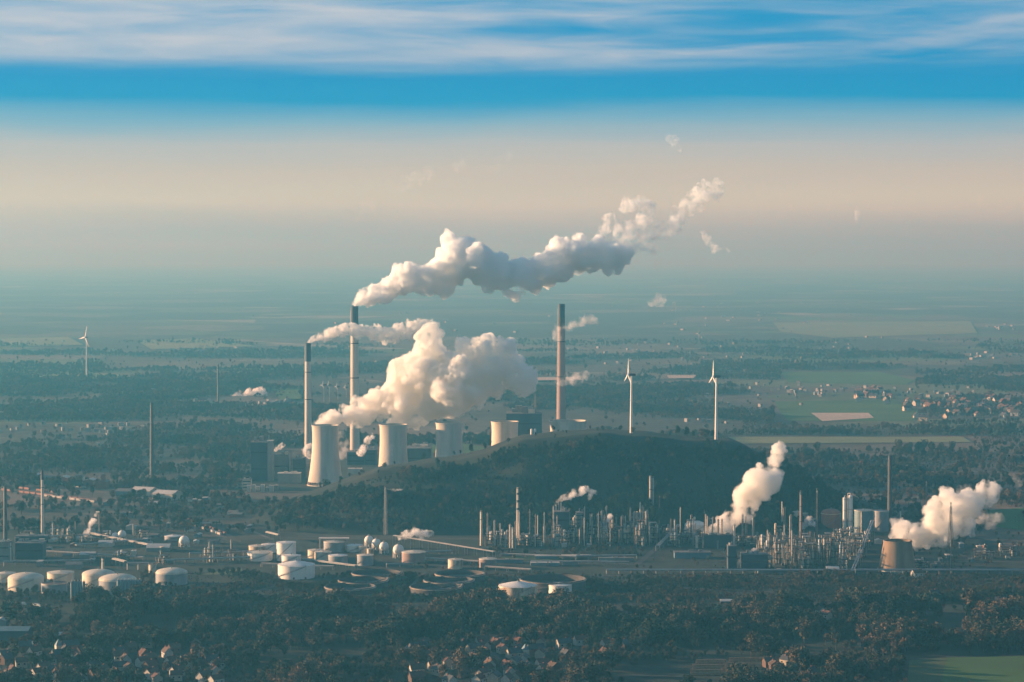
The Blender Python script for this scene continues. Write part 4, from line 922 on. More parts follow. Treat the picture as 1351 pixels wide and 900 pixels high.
# ================================================================ HOUSES
def house_proto(wm, rm, w, d, h, rs):
    t = thing('house', 'x', 'house', (0, 0, 0))
    MB().add([(-w/2, -d/2, 0), (w/2, -d/2, 0), (w/2, d/2, 0), (-w/2, d/2, 0), (-w/2, -d/2, h), (w/2, -d/2, h), (w/2, d/2, h), (-w/2, d/2, h), (-w/2, 0, h + rs), (w/2, 0, h + rs)], [(3, 2, 1, 0), (0, 1, 5, 4), (2, 3, 7, 6), (1, 2, 6, 9, 5), (3, 0, 4, 8, 7)]).build('wall', wm, t)
    o = .5; e = o * rs / (d / 2); a = [(-w/2 - o, -d/2 - o, h - e), (w/2 + o, -d/2 - o, h - e), (w/2 + o, 0, h + rs), (-w/2 - o, 0, h + rs), (w/2 + o, d/2 + o, h - e), (-w/2 - o, d/2 + o, h - e)]
    u = [(x, y, z + .35) for x, y, z in a]
    rf = MB().add(a + u, [(6, 7, 8, 9), (9, 8, 10, 11), (1, 0, 3, 2), (2, 3, 5, 4), (0, 1, 7, 6), (4, 5, 11, 10), (1, 2, 8, 7), (2, 4, 10, 8), (3, 0, 6, 9), (5, 3, 9, 11)]).build('roof', rm, t)
    MB().box((w * .2, d * .1, h + rs), (1.0, 1.0, 2.2)).build('chimney', 'brick', rf)
    for x in (-w * .25, w * .25):
        for y_ in (-1, 1): MB().box((x, y_ * (d / 2 + .02), h * .62), (1.6, .16, 1.5)).build('window', 'glass_band', t)
    return t
protos = []
for wm, wn_ in (('house_white', 'white'), ('house_brick', 'brick'), ('house_cream', 'cream')):
    for rm, rn_ in (('roof_red', 'red'), ('roof_brown', 'brown'), ('roof_slate', 'slate-grey')):
        protos.append((house_proto(wm, rm, random.uniform(10, 15), random.uniform(8.5, 10.5), random.uniform(4.5, 6.5), random.uniform(3.2, 4.8)), wn_, rn_, [False]))
placed = []
def house(px, py, rz, where_, group, s=1.0, k=None):
    g = G(px, py)
    for a in placed:
        if (a[0] - g.x) ** 2 + (a[1] - g.y) ** 2 < 15 ** 2: return
    placed.append((g.x, g.y))
    p, wn_, rn_, used = protos[random.randrange(9) if k is None else k]
    o = copy_tree(p) if used[0] else p
    used[0] = True
    o.location = g; o.rotation_euler = (0, 0, rz); o.scale = (s, s, s)
    o['label'] = '%s house with %s roof %s' % (wn_, rn_, where_); o['group'] = '%s houses with %s roofs %s' % (wn_, rn_, where_)
    keep(g.x, g.y, 11 * s)
r1 = random.Random(12)
for i in range(120): house(r1.uniform(-5, 290), 852 + 52 * r1.random() ** .7, r1.choice([.3, 1.87, .9]) + r1.uniform(-.15, .15), 'in the estate before the dark warehouse', '')
for i in range(110): house(r1.gauss(665, 60), r1.uniform(850, 904), r1.choice([.5, 2.07, 1.2]) + r1.uniform(-.2, .2), 'in the estate before the rust-streaked tank', '')
for x, y in ((1012, 812), (1022, 811), (1030, 816), (1050, 812), (1056, 814), (1066, 818), (1083, 812), (1090, 817), (1040, 820)): house(x, y, r1.uniform(0, 3), 'in the hamlet within the wood', '', k=r1.choice([0, 1, 6]))
for x, y in ((1015, 880), (1022, 884), (1030, 890), (1040, 878), (1070, 894), (1078, 897), (1084, 900), (1092, 893), (1062, 882), (1100, 899)): house(x, y, r1.uniform(0, 3), 'beside the timber stacks', '')
for x, y in ((1158, 794), (1232, 788), (1240, 790), (1225, 795), (1210, 762), (1320, 800)): house(x, y, r1.uniform(0, 3), 'near the pylon in the wood', '')
for i in range(90): house(r1.uniform(1195, 1355), r1.gauss(540, 6), r1.uniform(0, 3), 'in the far village beside the bare field', '', 1.5)
for i in range(22): house(r1.uniform(1130, 1175), r1.gauss(522, 5), r1.uniform(0, 3), 'in the hamlet behind the green field', '', 1.5)
for p in protos:
    if not p[3][0]: house(r1.uniform(0, 280), r1.uniform(860, 895), 1.0, 'in the estate before the dark warehouse', '')
# church with spire in the estates
def church(label, px, yb, yt):
    g = G(px, yb); k = MPP(g.y); h = P(px, yt, g.y).z; t = thing('church', label, 'church', g, .5, r=14)
    MB().box((0, 0, h * .28), (6, 6, h * .56)).build('tower', 'facade_cream', t)
    MB().add([(-3.3, -3.3, h * .56), (3.3, -3.3, h * .56), (3.3, 3.3, h * .56), (-3.3, 3.3, h * .56), (0, 0, h)], [(0, 1, 4), (1, 2, 4), (2, 3, 4), (3, 0, 4), (3, 2, 1, 0)]).build('spire', 'teal_paint', t)
    MB().box((12, 0, 4), (18, 9, 8)).build('nave', 'brick', t)
    MB().add([(3, -5, 8), (21.5, -5, 8), (21.5, 5, 8), (3, 5, 8), (3, 0, 13), (21.5, 0, 13)], [(0, 1, 5, 4), (2, 3, 4, 5), (1, 2, 5), (3, 0, 4), (3, 2, 1, 0)]).build('roof', 'roof_slate', t)
church('church with pointed spire in the estate before the dark warehouse', 65, 874, 862)
church('church with thin spire behind the estate before the dark warehouse', 77, 862, 843)
church('church with rosy spire in the estate before the rust-streaked tank', 693, 867, 849)
church('small church left in the estate before the rust-streaked tank', 537, 865, 851)
# far towns: a scatter too fine to count
b = MB(); r2 = random.Random(5)
def town(cx, cy_, sx, sy, n, s=9):
    for i in range(n):
        px, py = r2.gauss(cx, sx), r2.gauss(cy_, sy); g = G(px, py); k = max(1, g.y / 6000)
        w = s * r2.uniform(.7, 1.6) * k ** .3; h_ = r2.uniform(5, 9); b.box((g.x, g.y, h_ / 2), (w, w * .7, h_), r2.uniform(0, 3))
for a in ((860, 470, 60, 9, 40), (790, 466, 18, 4, 10), (1010, 470, 40, 8, 24), (1100, 455, 60, 10, 30), (1300, 470, 26, 3, 16, 16), (1060, 515, 40, 5, 40), (1320, 432, 18, 3, 10, 14), (275, 459, 22, 2, 14, 14), (208, 521, 16, 2, 12, 12), (25, 549, 20, 2, 8), (60, 565, 60, 6, 24), (270, 532, 8, 2, 10, 12), (150, 575, 40, 8, 20), (600, 470, 60, 12, 24), (960, 410, 90, 14, 40, 12), (560, 430, 80, 10, 16, 12), (1230, 520, 40, 4, 24), (940, 545, 50, 14, 16), (380, 535, 16, 4, 20, 12), (455, 545, 20, 6, 14)): town(*a)
tag(b.build('distant_town', 'facade_grey'), 'scattered white houses of far towns on the hazy plain', kind='stuff')
# ================================================================ WOODS
def crown_mesh(name, seed, h, w, nf, s, m, z0=.28):
    r_ = np.random.default_rng(seed); lumps = []
    for i in range(9):
        a = r_.uniform(0, 6.28); q = r_.uniform(0, 1) ** .6; zz = r_.uniform(z0 + .14, .86)
        rad = w * .5 * (1 - abs(zz - .55) * 1.2); lumps.append((np.array([math.cos(a) * q * rad * .62, math.sin(a) * q * rad * .62, zz * h]), w * r_.uniform(.2, .33)))
    lumps.append((np.array([0, 0, h * .6]), w * .36))
    v = []; f = []
    for i in range(nf):
        c, r = lumps[r_.integers(len(lumps))]; d = r_.normal(size=3); d /= np.linalg.norm(d); p = c + d * r * r_.uniform(.55, 1.05) * np.array([1, 1, .9])
        t1 = r_.normal(size=3); t1 /= np.linalg.norm(t1); t2 = np.cross(t1, r_.normal(size=3)); t2 /= np.linalg.norm(t2); a = s * r_.uniform(.6, 1.5)
        k = len(v); v += [tuple(p - t1 * a - t2 * a * .35), tuple(p + t1 * a - t2 * a * .2), tuple(p + t1 * a * .5 + t2 * a * .5), tuple(p - t1 * a * .6 + t2 * a * .4)]; f.append((k, k + 1, k + 2, k + 3))
    me = bpy.data.meshes.new(name); me.from_pydata(v, [], f); me.update(); me.materials.append(MATS[m]); return me
def trunk_mesh(seed, h):
    r_ = random.Random(seed); b = MB(); b.tube((0, 0, 0), (.2, .1, h * .4), .42, .28, 6); b.tube((.2, .1, h * .39), (0, .3, h * .75), .28, .1, 5)
    for i in range(5):
        a = r_.uniform(0, 6.28); z = h * r_.uniform(.28, .5); L = h * r_.uniform(.22, .32); b.tube((.15, .1, z), (math.cos(a) * L * .7, math.sin(a) * L * .7, z + L * .7), .16, .05, 4)
    me = bpy.data.meshes.new('trunk'); me.from_pydata(b.v, [], b.f); me.update(); me.materials.append(MATS['bark']); return me
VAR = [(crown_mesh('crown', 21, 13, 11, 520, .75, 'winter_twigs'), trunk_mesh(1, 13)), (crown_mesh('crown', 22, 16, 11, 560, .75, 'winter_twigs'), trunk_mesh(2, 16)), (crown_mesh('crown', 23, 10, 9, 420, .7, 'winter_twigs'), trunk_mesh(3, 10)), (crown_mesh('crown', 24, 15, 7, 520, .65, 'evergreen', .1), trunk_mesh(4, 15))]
KA = np.array(KEEP); HB = np.array(placed)
def clear(xy, extra=0.0):
    """True where no tree may stand"""
    cell = 40.0; grid = {}
    for i, (x, y, r) in enumerate(KA):
        for gx in range(int((x - r - extra) // cell), int((x + r + extra) // cell) + 1):
            for gy in range(int((y - r - extra) // cell), int((y + r + extra) // cell) + 1): grid.setdefault((gx, gy), []).append(i)
    out = np.zeros(len(xy), bool); keys = np.floor(xy / cell).astype(int)
    for j, (kx, ky) in enumerate(keys):
        c = grid.get((kx, ky))
        if c is not None:
            q = KA[c]; out[j] = bool(np.any((q[:, 0] - xy[j, 0]) ** 2 + (q[:, 1] - xy[j, 1]) ** 2 < (q[:, 2] + extra) ** 2))
    return out
def pixv(x, y, z=0.0):
    dy = y * CP - (z - CAM_H) * SP_; up = y * SP_ + (z - CAM_H) * CP
    return 675.5 + x / dy * F_PX, 450 - up / dy * F_PX
def vnoise(x, y, s, o): return np.array([noise.fractal(Vector((a / s, c / s, o)), 1.0, 2.0, 3) for a, c in zip(x, y)])
def inside(px, py, boxes):
    r = np.zeros(len(px), bool)
    for q in boxes:
        a = np.array(q); r |= (px > a[:, 0].min()) & (px < a[:, 0].max()) & (py > a[:, 1].min()) & (py < a[:, 1].max())
    return r
pts = []
def scatter(Y0, Y1, area, dens, s0, s1, rule, marg=20, sc_f=None):
    n = int((Y1 ** 2 - Y0 ** 2) / 2 * (1351 + 2 * marg) / F_PX / area)
    y = np.sqrt(rng.uniform(Y0 ** 2, Y1 ** 2, n)); x = (rng.uniform(-marg, 1351 + marg, n) - 675.5) / F_PX * y
    px, py = pixv(x, y); p = rule(px, py, x, y) * dens
    k = rng.uniform(size=n) < p; x, y = x[k], y[k]
    k = ~clear(np.stack([x, y], 1)); x, y = x[k], y[k]
    z = np.where((x > xs[0]) & (x < xs[-1]) & (y > ys[0]) & (y < ys[-1]), hill_at(x, y), 0)
    px, py = pixv(x, y); sc_ = sc_f(px, py) if sc_f else 1.0
    q = rng.integers(0, 100, len(x)); hz = (z > 3) & (px > 540) & (rng.uniform(size=len(x)) < .8); q = np.where(hz, 95, q)
    pts.append(np.stack([x, y, z, rng.uniform(s0, s1, len(x)) * np.clip(1.0 + 1.1 * vnoise(x, y, 75, 9.4), .5, 1.7) * sc_, rng.uniform(0, 6.28, len(x)), q], 1))
def near_rule(px, py, x, y):
    p = np.where(py > 792, 1.0, np.where(py > 781, .9, np.where((py > 768) & (px > 640), .75, .0)))
    wood_l = (px > 185) & (px < 345) & (py > 752 - (px - 185) * .04); p = np.where(wood_l & (py <= 792), .9, p)
    p = np.where((px > 775) & (py > 764) & (py <= 792), .6, p)
    p = np.where((px < 185) & (py > 772) & (py < 796), .85, p)
    nz = vnoise(x, y, 90, 1.7)
    p = p * np.clip(.8 + nz * 2.4, .03, 1)
    est = ((px < 290) & (py > 856)) | ((px > 535) & (px < 770) & (py > 852)); p = np.where(est, np.minimum(p, .30), p)
    p = np.where((px < 95) & (py > 795) & (py < 850), .25, p)
    return np.where(inside(px, py, FIELDS), 0, p)
def front_low(px, py):
    return np.where(px > 310, np.clip((py - 788) / 22, .36, 1), np.clip((py - 768) / 26, .4, 1))
scatter(2130, 2960, 62, 1.0, .65, 1.25, near_rule, sc_f=front_low)
scatter(2690, 2960, 15, .8, .24, .42, lambda px, py, x, y: np.where((px > 300) & (py > 760) & (py < 794), np.clip(.65 + 1.5 * vnoise(x, y, 60, 2.2), .1, 1), 0.0))
def mid_rule(px, py, x, y):
    p = np.zeros(len(px)); p = np.where((px > 985) & (py < 690), .62, p); p = np.where((px > 1200) & (py >= 690) & (py < 745), .35, p)
    p = np.where((px < 420) & (py < 705) & (py > 668), .35, p); p = np.where((px > 150) & (px < 330) & (py > 655) & (py < 705), .5, p); p = np.where((px > 725) & (px < 850) & (py > 722) & (py < 733), .8, p)
    p = np.where((px > 1000) & (px < 1100) & (py > 748) & (py < 756), .7, p); p = np.where((py > 757) & (py < 766) & (px > 900), .4, p)
    p = np.where((py < 645) & (px < 330), .75, p); p = np.where((px < 330) & (py < 700) , np.maximum(p, .12), p)
    p = np.where((px > 640) & (px < 1010) & (py > 726) & (py < 768), np.maximum(p, .22), p); p = np.where((px > 420) & (px < 700) & (py > 744) & (py < 786), np.maximum(p, .12), p); p = np.where((px > 1190) & (py > 726) & (py < 770), np.maximum(p, .3), p)
    nz = vnoise(x, y, 160, 4.2); p = p * np.clip(.75 + nz * 1.6, .04, 1)
    h = (x > _rx[0]) & (x < _rx[-1]) & (y > 3340) & (y < 4100); hz = hill_at(x, y); p = np.where(h & (hz > 2), .85 * np.clip(.8 + nz * 1.5, .1, 1), p); p = np.where(h & (hz > 8) & (y > YR - 70), .04, p)
    return np.where(inside(px, py, FIELDS), 0, p)
scatter(2860, 4900, 95, 1.0, .5, 1.05, mid_rule, sc_f=lambda px, py: np.where((py > 724) & (py < 770) & (px > 400), .5, 1.0))
def hill_rule(px, py, x, y):
    hz = hill_at(x, y); nz = vnoise(x, y, 120, 6.6)
    p = np.where((hz > 3) & (y < YR - 72) & (x > _rx[0]) & (x < _rx[-1]), np.clip(.9 + nz * .8, .3, 1), 0.0)
    return np.where(px < 640, p * np.clip((px - 380) / 320, .25, 1), p)
scatter(3345, 3700, 42, 1.0, .42, .8, hill_rule)
def far_rule(px, py, x, y):
    nz = vnoise(x, y, 700, 8.1); p = np.clip((nz - .02) * 9, .015, .95)
    p = np.where((py > 556) & (px > 980), np.maximum(p, .5), p); p = np.where((px > 1195) & (py > 528) & (py < 552), .35, p)
    return np.where(inside(px, py, FIELDS), 0, p)
scatter(4900, 7600, 105, .9, .5, .85, far_rule)
scatter(7600, 11000, 230, 1.0, .55, .9, lambda px, py, x, y: far_rule(px, py, x, y) * np.clip((11200 - y) / 2500, 0, 1))
T = np.concatenate(pts)
order = np.argsort(T[:, 1]); T = T[order]
px, py = pixv(T[:, 0], T[:, 1]); vis = (px > 4) & (px < 1347) & (py < 908)
# the 300 nearest trees are things of their own
ids = np.where(vis)[0][:300]; rest = np.setdiff1d(np.arange(len(T)), ids)
def kind_of(q): return 3 if q > 88 else int(q) % 3
def tree_label(px):
    k = 'in the estate before the dark warehouse' if px < 300 else 'in the wood before the white tank group' if px < 535 else 'in the estate before the rust-streaked tank' if px < 770 else 'in the wood near the timber stacks' if px < 1050 else 'in the wood beside the bright green field'
    return k
for i in ids:
    x, y, z, s, a, q = T[i]; k = kind_of(q); w_ = tree_label(px[i])
    nm = ('broad bare winter tree', 'tall bare winter tree', 'small bare winter tree', 'dark evergreen tree')[k]
    t = thing('tree', nm + ' ' + w_, 'tree', (x, y, z - .1), a, nm + 's ' + w_); t.scale = (s, s, s)
    for nm_, me in (('crown', VAR[k][0]), ('trunk', VAR[k][1])):
        o = bpy.data.objects.new(nm_, me); C.objects.link(o); o.parent = t
T = T[rest]
# the rest of the woods: uncountable, one object
me = bpy.data.meshes.new('woodland'); me.from_pydata([(x, y, z - .1) for x, y, z in T[:, :3]], [], []); me.update()
for nm, vals, ty in (('size', T[:, 3], 'FLOAT'), ('turn', T[:, 4], 'FLOAT'), ('kind_index', np.array([kind_of(q) for q in T[:, 5]]), 'INT')):
    at = me.attributes.new(nm, ty, 'POINT'); at.data.foreach_set('value', vals.astype(np.float32 if ty == 'FLOAT' else np.int32))
wood = bpy.data.objects.new('woodland', me); C.objects.link(wood); tag(wood, 'brown and dark green winter woods covering plain and hill', kind='stuff')
ng = bpy.data.node_groups.new('woodland', 'GeometryNodeTree')
ng.interface.new_socket('Geometry', in_out='INPUT', socket_type='NodeSocketGeometry'); ng.interface.new_socket('Geometry', in_out='OUTPUT', socket_type='NodeSocketGeometry')
N = ng.nodes; L = ng.links
gi = N.new('NodeGroupInput'); go = N.new('NodeGroupOutput'); ip = N.new('GeometryNodeInstanceOnPoints')
m2p = N.new('GeometryNodeMeshToPoints'); L.new(gi.outputs[0], m2p.inputs[0]); L.new(m2p.outputs[0], ip.inputs['Points'])
jn = N.new('GeometryNodeJoinGeometry')
# one tree of each kind standing in the scene supplies the shape
donors = {}
for o in C.objects:
    if o.name.startswith('crown') and o.parent and o.parent.name.startswith('tree'):
        for k in range(4):
            if o.data is VAR[k][0] and k not in donors: donors[k] = (o, [c for c in o.parent.children if c.data is VAR[k][1]][0])
for k in sorted(donors, reverse=True):
    j2 = N.new('GeometryNodeJoinGeometry')
    for o in donors[k]:
        oi = N.new('GeometryNodeObjectInfo'); oi.inputs[0].default_value = o; oi.transform_space = 'ORIGINAL'; L.new(oi.outputs['Geometry'], j2.inputs[0])
    g2 = N.new('GeometryNodeGeometryToInstance'); L.new(j2.outputs[0], g2.inputs[0]); L.new(g2.outputs[0], jn.inputs[0])
L.new(jn.outputs[0], ip.inputs['Instance']); ip.inputs['Pick Instance'].default_value = True
def attr(nm, ty):
    q = N.new('GeometryNodeInputNamedAttribute'); q.data_type = ty; q.inputs[0].default_value = nm; return q.outputs[0]
L.new(attr('kind_index', 'INT'), ip.inputs['Instance Index'])
cx_ = N.new('ShaderNodeCombineXYZ'); L.new(attr('turn', 'FLOAT'), cx_.inputs[2]); L.new(cx_.outputs[0], ip.inputs['Rotation'])
L.new(attr('size', 'FLOAT'), ip.inputs['Scale']); L.new(ip.outputs[0], go.inputs[0])
wood.modifiers.new('woodland', 'NODES').node_group = ng
print('HOUSES', len(placed), 'TREES', len(T), 'donors', sorted(donors), 'objects', len(bpy.data.objects))
# ---------------------------------------------------------------- haze
def haze():
    m = bpy.data.materials.new('haze'); m.use_nodes = True; n = m.node_tree.nodes; n.clear()
    pv = n.new('ShaderNodeVolumePrincipled'); out = n.new('ShaderNodeOutputMaterial')
    pv.inputs['Color'].default_value = HAZE_COL
    pv.inputs['Absorption Color'].default_value = HAZE_ABS
    pv.inputs['Density'].default_value = HAZE_D
    pv.inputs['Anisotropy'].default_value = HAZE_G
    m.node_tree.links.new(pv.outputs[0], out.inputs['Volume'])
    m.cycles.homogeneous_volume = True
    MATS['haze'] = m
    b = MB(); b.box((0, 43500, 365), (80000, 93000, 732)); b.build('haze', 'haze')
    o = bpy.data.objects['haze']; tag(o, kind='stuff')
HAZE_COL = (.088, .37, .55, 1); HAZE_ABS = (.77, .18, .03, 1); HAZE_D = 0.98e-4; HAZE_G = .25
haze()

# ---------------------------------------------------------------- steam
def steam_mat(name, density, col=(1, 1, 1), wisp=0.0, scale=.02, g=.3, rate=1.0):
    m = bpy.data.materials.new(name); m.use_nodes = True; nt = m.node_tree; n = nt.nodes; n.clear()
    pv = n.new('ShaderNodeVolumePrincipled'); out = n.new('ShaderNodeOutputMaterial')
    pv.inputs['Color'].default_value = (*col, 1); pv.inputs['Density'].default_value = density
    pv.inputs['Anisotropy'].default_value = g
    if wisp:
        t = n.new('ShaderNodeTexCoord'); nz = n.new('ShaderNodeTexNoise'); nz.inputs['Scale'].default_value = scale
        nz.inputs['Detail'].default_value = 4; nz.inputs['Roughness'].default_value = .6
        nt.links.new(t.outputs['Object'], nz.inputs['Vector'])
        mr = n.new('ShaderNodeMapRange'); mr.inputs[1].default_value = wisp; mr.inputs[2].default_value = wisp + .26
        mr.inputs[3].default_value = 0; mr.inputs[4].default_value = density
        nt.links.new(nz.outputs['Fac'], mr.inputs[0]); nt.links.new(mr.outputs[0], pv.inputs['Density'])
        m.cycles.volume_step_rate = rate
    else:
        m.cycles.homogeneous_volume = True
    nt.links.new(pv.outputs[0], out.inputs['Volume'])
    MATS[name] = m
steam_mat('steam_bright', .42, (1, 1, 1), .40, .05, rate=.10)
steam_mat('steam_cloud', .34, (1, .992, .970), .41, .045, rate=.12)
steam_mat('steam_soft', .34, (1, .994, .978), .42, .09, rate=.25)
steam_mat('steam_thin', .06, (1, 1, 1), .44, .06, rate=.25)
steam_mat('steam_faint', .007, (1, 1, 1), .44, .03, rate=.3)
steam_mat('steam_wisp', .13, (1, 1, 1), .455, .055, rate=.15)
def ico(sub):
    import bmesh
    bm = bmesh.new(); bmesh.ops.create_icosphere(bm, subdivisions=sub, radius=1)
    v = np.array([q.co[:] for q in bm.verts]); f = np.array([[k.index for k in q.verts] for q in bm.faces]); bm.free()
    return v, f
ICO = {k: ico(k) for k in (1, 2, 3)}
def plume(name, label, lines, Y, m='steam_dense', seed=1, lump=1.0, depth=1.0, voxel=None, group=None, nmed=9, nsmall=5, disp=.22):
    """billowing steam: overlapping billows of three sizes along lines of (px, py, radius px[, dY]), fused into one skin"""
    r_ = np.random.default_rng(seed)
    if not isinstance(lines[0], list): lines = [lines]
    sp = []; line = []
    for pts in lines:
        q = [(P(p[0], p[1], Y + (p[3] if len(p) > 3 else 0)), p[2] * MPP(Y)) for p in pts]
        for (a, ra), (c, rc) in zip(q[:-1], q[1:]):
            L = (c - a).length; k = min(40, max(1, int(L / (.55 * min(ra, rc) + .1))))
            for i in range(k): t = i / k; line.append((a.lerp(c, t), ra + (rc - ra) * t))
        line.append(q[-1])
    def rnd():
        d = r_.normal(size=3); d[1] *= depth; return d / np.linalg.norm(d)
    for c, r in line:
        j = rnd() * r * .26
        R1 = r * r_.uniform(.60, .84); c1 = np.array(c) + j; sp.append((c1, R1))
        for _ in range(nmed):
            d = rnd(); R2 = R1 * r_.uniform(.28, .52) * lump; c2 = c1 + d * (R1 * r_.uniform(.78, 1.02)); sp.append((c2, R2))
            for _ in range(nsmall):
                e = rnd() * .8 + d * .6; e /= np.linalg.norm(e); R3 = R2 * r_.uniform(.28, .52); sp.append((c2 + e * R2 * r_.uniform(.8, 1.0), R3))
    o0 = np.array(line[0][0]); V = []; Fc = []; k = 0
    for c, r in sp:
        iv, fi = ICO[3 if r > 12 else 2]
        V.append(iv * r + (c - o0)); Fc.append(fi + k); k += len(iv)
    me = bpy.data.meshes.new(name); me.from_pydata(np.concatenate(V).tolist(), [], np.concatenate(Fc).tolist()); me.update()
    me.materials.append(MATS[m])
    o = bpy.data.objects.new(name, me); C.objects.link(o); o.location = o0
    rm = float(np.mean([r for _, r in line]))
    vx = voxel or max(.45, rm * .06)
    md = o.modifiers.new('fuse', 'REMESH'); md.mode = 'VOXEL'; md.voxel_size = vx; md.use_smooth_shade = True
    for s, a, ty in ((rm * .5, disp * .6, 'HARD_NOISE'), (rm * .24, disp * .5, 'HARD_NOISE'), (rm * .12, disp * .28, 'SOFT_NOISE')):
        tx = bpy.data.textures.new(name, 'CLOUDS'); tx.noise_scale = s; tx.noise_depth = 2; tx.noise_type = ty
        dm = o.modifiers.new('billow', 'DISPLACE'); dm.texture = tx; dm.strength = -rm * a * 1.6; dm.mid_level = .38 if ty == 'HARD_NOISE' else .5; dm.texture_coords = 'LOCAL'
    tag(o, label, 'steam', group)
    return o
Y2 = G(468.3, 594).y
plume('smoke_plume', 'long white smoke plume drifting right from the tallest chimney', [[(468, 402, 4), (476, 396, 8), (490, 388, 13), (510, 378, 19), (535, 368, 24), (560, 361, 28), (585, 356, 33), (606, 348, 38), (630, 352, 31), (655, 361, 24), (690, 363, 22), (715, 353, 26), (745, 346, 28), (775, 337, 29), (800, 334, 24), (822, 342, 14)], [(668, 387, 6), (680, 391, 7), (690, 387, 5)]], Y2, 'steam_bright', seed=3, nmed=12)
plume('smoke_plume', 'ragged white smoke scraps beyond the end of the long plume', [[(792, 310, 9), (802, 294, 12), (816, 300, 11), (826, 318, 13), (836, 330, 10)], [(822, 272, 9), (836, 266, 12), (850, 270, 12), (858, 282, 10), (846, 294, 13), (830, 304, 14), (818, 312, 12)], [(846, 320, 9), (864, 332, 8)], [(838, 314, 12), (858, 306, 12), (878, 300, 11), (894, 292, 11)]], Y2, 'steam_wisp', seed=4, nmed=8)
plume('smoke_plume', 'uppermost curled white smoke scrap at right of the long plume', [(890, 298, 9), (900, 280, 13), (914, 264, 16), (928, 251, 15), (944, 246, 11), (948, 258, 7)], Y2, 'steam_wisp', seed=8)
plume('smoke_plume', 'small flat white smoke scrap below the curled one', [(864, 309, 6), (880, 310, 7), (896, 304, 6)], Y2, 'steam_wisp', seed=9)
plume('smoke_plume', 'hooked white smoke scrap at the far right of the plume', [(927, 304, 5), (933, 316, 7), (943, 327, 7), (960, 332, 4)], Y2, 'steam_wisp', seed=10)
plume('smoke_plume', 'lone cream puff high above the long plume', [(880, 181, 5), (889, 186, 6.5), (895, 197, 4)], Y2, 'steam_thin', seed=11)
plume('smoke_plume', 'lone faint puff in the sky at right', [(1130, 278, 5), (1132, 290, 4)], Y2, 'steam_thin', seed=12)
plume('smoke_plume', 'long faint line of cream puffs in the sky above the plume', [[(472, 286, 7), (490, 270, 9)], [(520, 250, 9), (550, 236, 12), (570, 228, 10)], [(600, 220, 9), (614, 216, 10)], [(650, 218, 12), (678, 208, 11)]], Y2 + 300, 'steam_faint', seed=13)
Y1 = G(406.8, 602).y
plume('smoke_plume', 'smaller cream smoke plume from the shorter left chimney', [[(407, 451, 3), (415, 446, 5), (425, 443, 7.5), (440, 439, 9), (455, 435, 12), (466, 434, 13), (478, 437, 9)], [(484, 440, 8), (500, 440, 11), (514, 440, 13), (528, 436, 12)], [(530, 438, 10), (545, 432, 11), (560, 429, 9)]], Y1, 'steam_soft', seed=21)
plume('steam_plume', 'big cream steam cloud rolling off the left cooling towers', [[(429, 557, 14), (442, 550, 18), (458, 546, 20), (475, 541, 22), (495, 536, 24), (512, 530, 26), (526, 516, 32), (536, 500, 36), (548, 488, 36)], [(519, 556, 15), (532, 549, 17), (548, 546, 18), (566, 541, 22), (582, 530, 28), (596, 515, 38)], [(548, 500, 40), (575, 498, 50), (604, 500, 48), (628, 490, 44), (650, 485, 38), (668, 480, 34), (680, 492, 26), (694, 503, 15)], [(566, 465, 20), (568, 445, 17), (574, 432, 11)], [(665, 458, 16), (676, 455, 13)], [(612, 462, 16), (614, 455, 10)]], 4200, 'steam_cloud', seed=5, nmed=11)
plume('steam_plume', 'steam cloud rising steeply from the refinery cooling cells', [[(935, 703, 9), (948, 697, 13), (962, 686, 18), (976, 673, 22), (990, 658, 26), (1001, 645, 27), (1011, 632, 23), (1017, 620, 16)], [(1018, 616, 10), (1023, 606, 11), (1026, 595, 11), (1030, 586, 8)]], G(947, 713).y, 'steam_cloud', seed=31)
plume('steam_plume', 'big cream steam cloud blowing right from the tapered cooling tower', [[(1184, 711, 15), (1194, 702, 18), (1208, 703, 20), (1224, 698, 22), (1240, 690, 28), (1258, 680, 32), (1274, 670, 29), (1290, 660, 24), (1304, 650, 18), (1314, 645, 10)], [(1230, 708, 12), (1255, 700, 14), (1275, 690, 16)]], G(1185, 747).y, 'steam_cloud', seed=32, nmed=11)
plume('steam_plume', 'thin grey steam drifting low at the right end of the cloud', [(1290, 685, 14), (1305, 688, 12), (1320, 684, 8)], G(1185, 747).y + 60, 'steam_thin', seed=33)
plume('steam_plume', 'thin grey puff above the right steam cloud', [(1266, 648, 8), (1276, 645, 9)], G(1185, 747).y + 90, 'steam_thin', seed=34)
plume('steam_plume', 'slanting steam from the four heater stacks', [[(735, 662, 2), (743, 657, 4.5), (755, 652, 6.5), (766, 648, 7), (774, 645, 5)], [(778, 657, 4), (781, 648, 4), (790, 651, 2.5)]], G(735, 712).y, 'steam_soft', seed=35)
plume('steam_plume', 'small upright steam jet in the middle refinery', [(795, 707, 2), (798, 699, 4), (802, 689, 5), (806, 681, 4.5)], G(795, 717).y, 'steam_soft', seed=36)
plume('steam_plume', 'low steam puff above the sphere tanks', [(527, 709, 4), (538, 704, 7), (552, 702, 8), (563, 705, 6), (571, 703, 3)], G(530, 722).y, 'steam_soft', seed=37)
plume('steam_plume', 'small wriggling steam puff in the left works', [[(112, 712, 2), (114, 704, 4.5), (118, 696, 4.5), (122, 688, 5)], [(126, 679, 3.5), (130, 676, 3)]], G(112, 717).y, 'steam_soft', seed=38)
plume('steam_plume', 'tiny steam jet beside the pale slender chimney', [(82, 706, 1.6), (82.5, 699, 2.4)], G(82, 714).y, 'steam_soft', seed=39)
plume('steam_plume', 'far cream steam puff left of the far chimney', [(235, 531, 4), (243, 530, 7), (252, 527, 7), (261, 530, 4)], 6700, 'steam_cloud', seed=40)
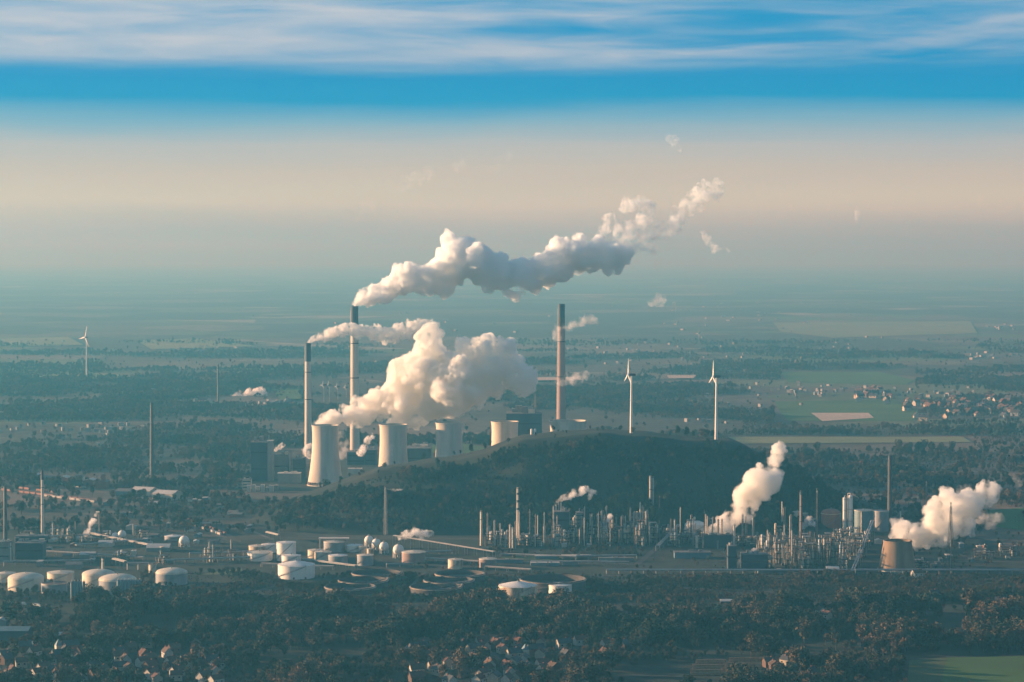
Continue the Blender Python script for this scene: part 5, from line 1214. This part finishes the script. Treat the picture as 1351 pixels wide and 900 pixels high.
plume('steam_plume', 'far cream steam cloud right of the far chimney', [(293, 533, 4), (304, 529, 8), (318, 524, 10), (333, 521, 10), (348, 520, 6)], 6700, 'steam_cloud', seed=41)
plume('steam_plume', 'small steam puff against the left cooling tower', [(409, 604, 3), (404, 597, 6), (408, 590, 7)], 4500, 'steam_soft', seed=42)
plume('steam_plume', 'pale steam column right of the left cooling tower', [(452, 596, 9), (453, 583, 9), (450, 571, 6)], 4560, 'steam_thin', seed=43)
plume('steam_plume', 'steam puffs beneath the tallest chimney', [[(474, 598, 6), (479, 592, 7)], [(484, 584, 5), (489, 575, 6)]], 4400, 'steam_soft', seed=44)
plume('steam_plume', 'thin steam in front of the second cooling tower', [(508, 603, 4), (513, 596, 6), (517, 588, 5)], 4060, 'steam_thin', seed=45)
plume('steam_plume', 'small steam puff above the coal bunker', [(364, 593, 4), (371, 588, 5)], 4250, 'steam_soft', seed=46)
plume('steam_plume', 'small leaning steam jet between the dark furnace blocks', [(970, 750, 1.4), (976, 742, 3.5), (985, 735, 5), (996, 728, 5.5)], G(972, 750).y, 'steam_soft', seed=47)
plume('steam_plume', 'small white puff between the two thin refinery stacks', [(1059, 695, 4), (1067, 688, 7), (1073, 691, 5)], G(1067, 700).y, 'steam_soft', seed=48)
plume('steam_plume', 'thin pale steam at the right edge of the photo', [(1338, 628, 5), (1345, 640, 6)], 3700, 'steam_thin', seed=49)
plume('steam_plume', 'thin wisps drifting across the rose-grey chimney', [[(734, 436, 7), (737, 448, 7)], [(745, 430, 6), (765, 424, 9), (785, 422, 8)]], Y2 - 40, 'steam_thin', seed=50)
plume('steam_plume', 'pale wisp low on the rose-grey chimney', [(738, 504, 7), (755, 500, 9), (775, 495, 7)], Y2 - 40, 'steam_thin', seed=51)
plume('steam_plume', 'faint cream puff right of the rose-grey chimney top', [(862, 399, 9), (872, 396, 10)], Y2, 'steam_thin', seed=52)
plume('smoke_plume', 'thin smoke trail from the flare mast', [(511, 645, 1), (520, 646.5, 1.8), (532, 646, 1.4)], G(508.8, 706).y, 'steam_soft', seed=53)
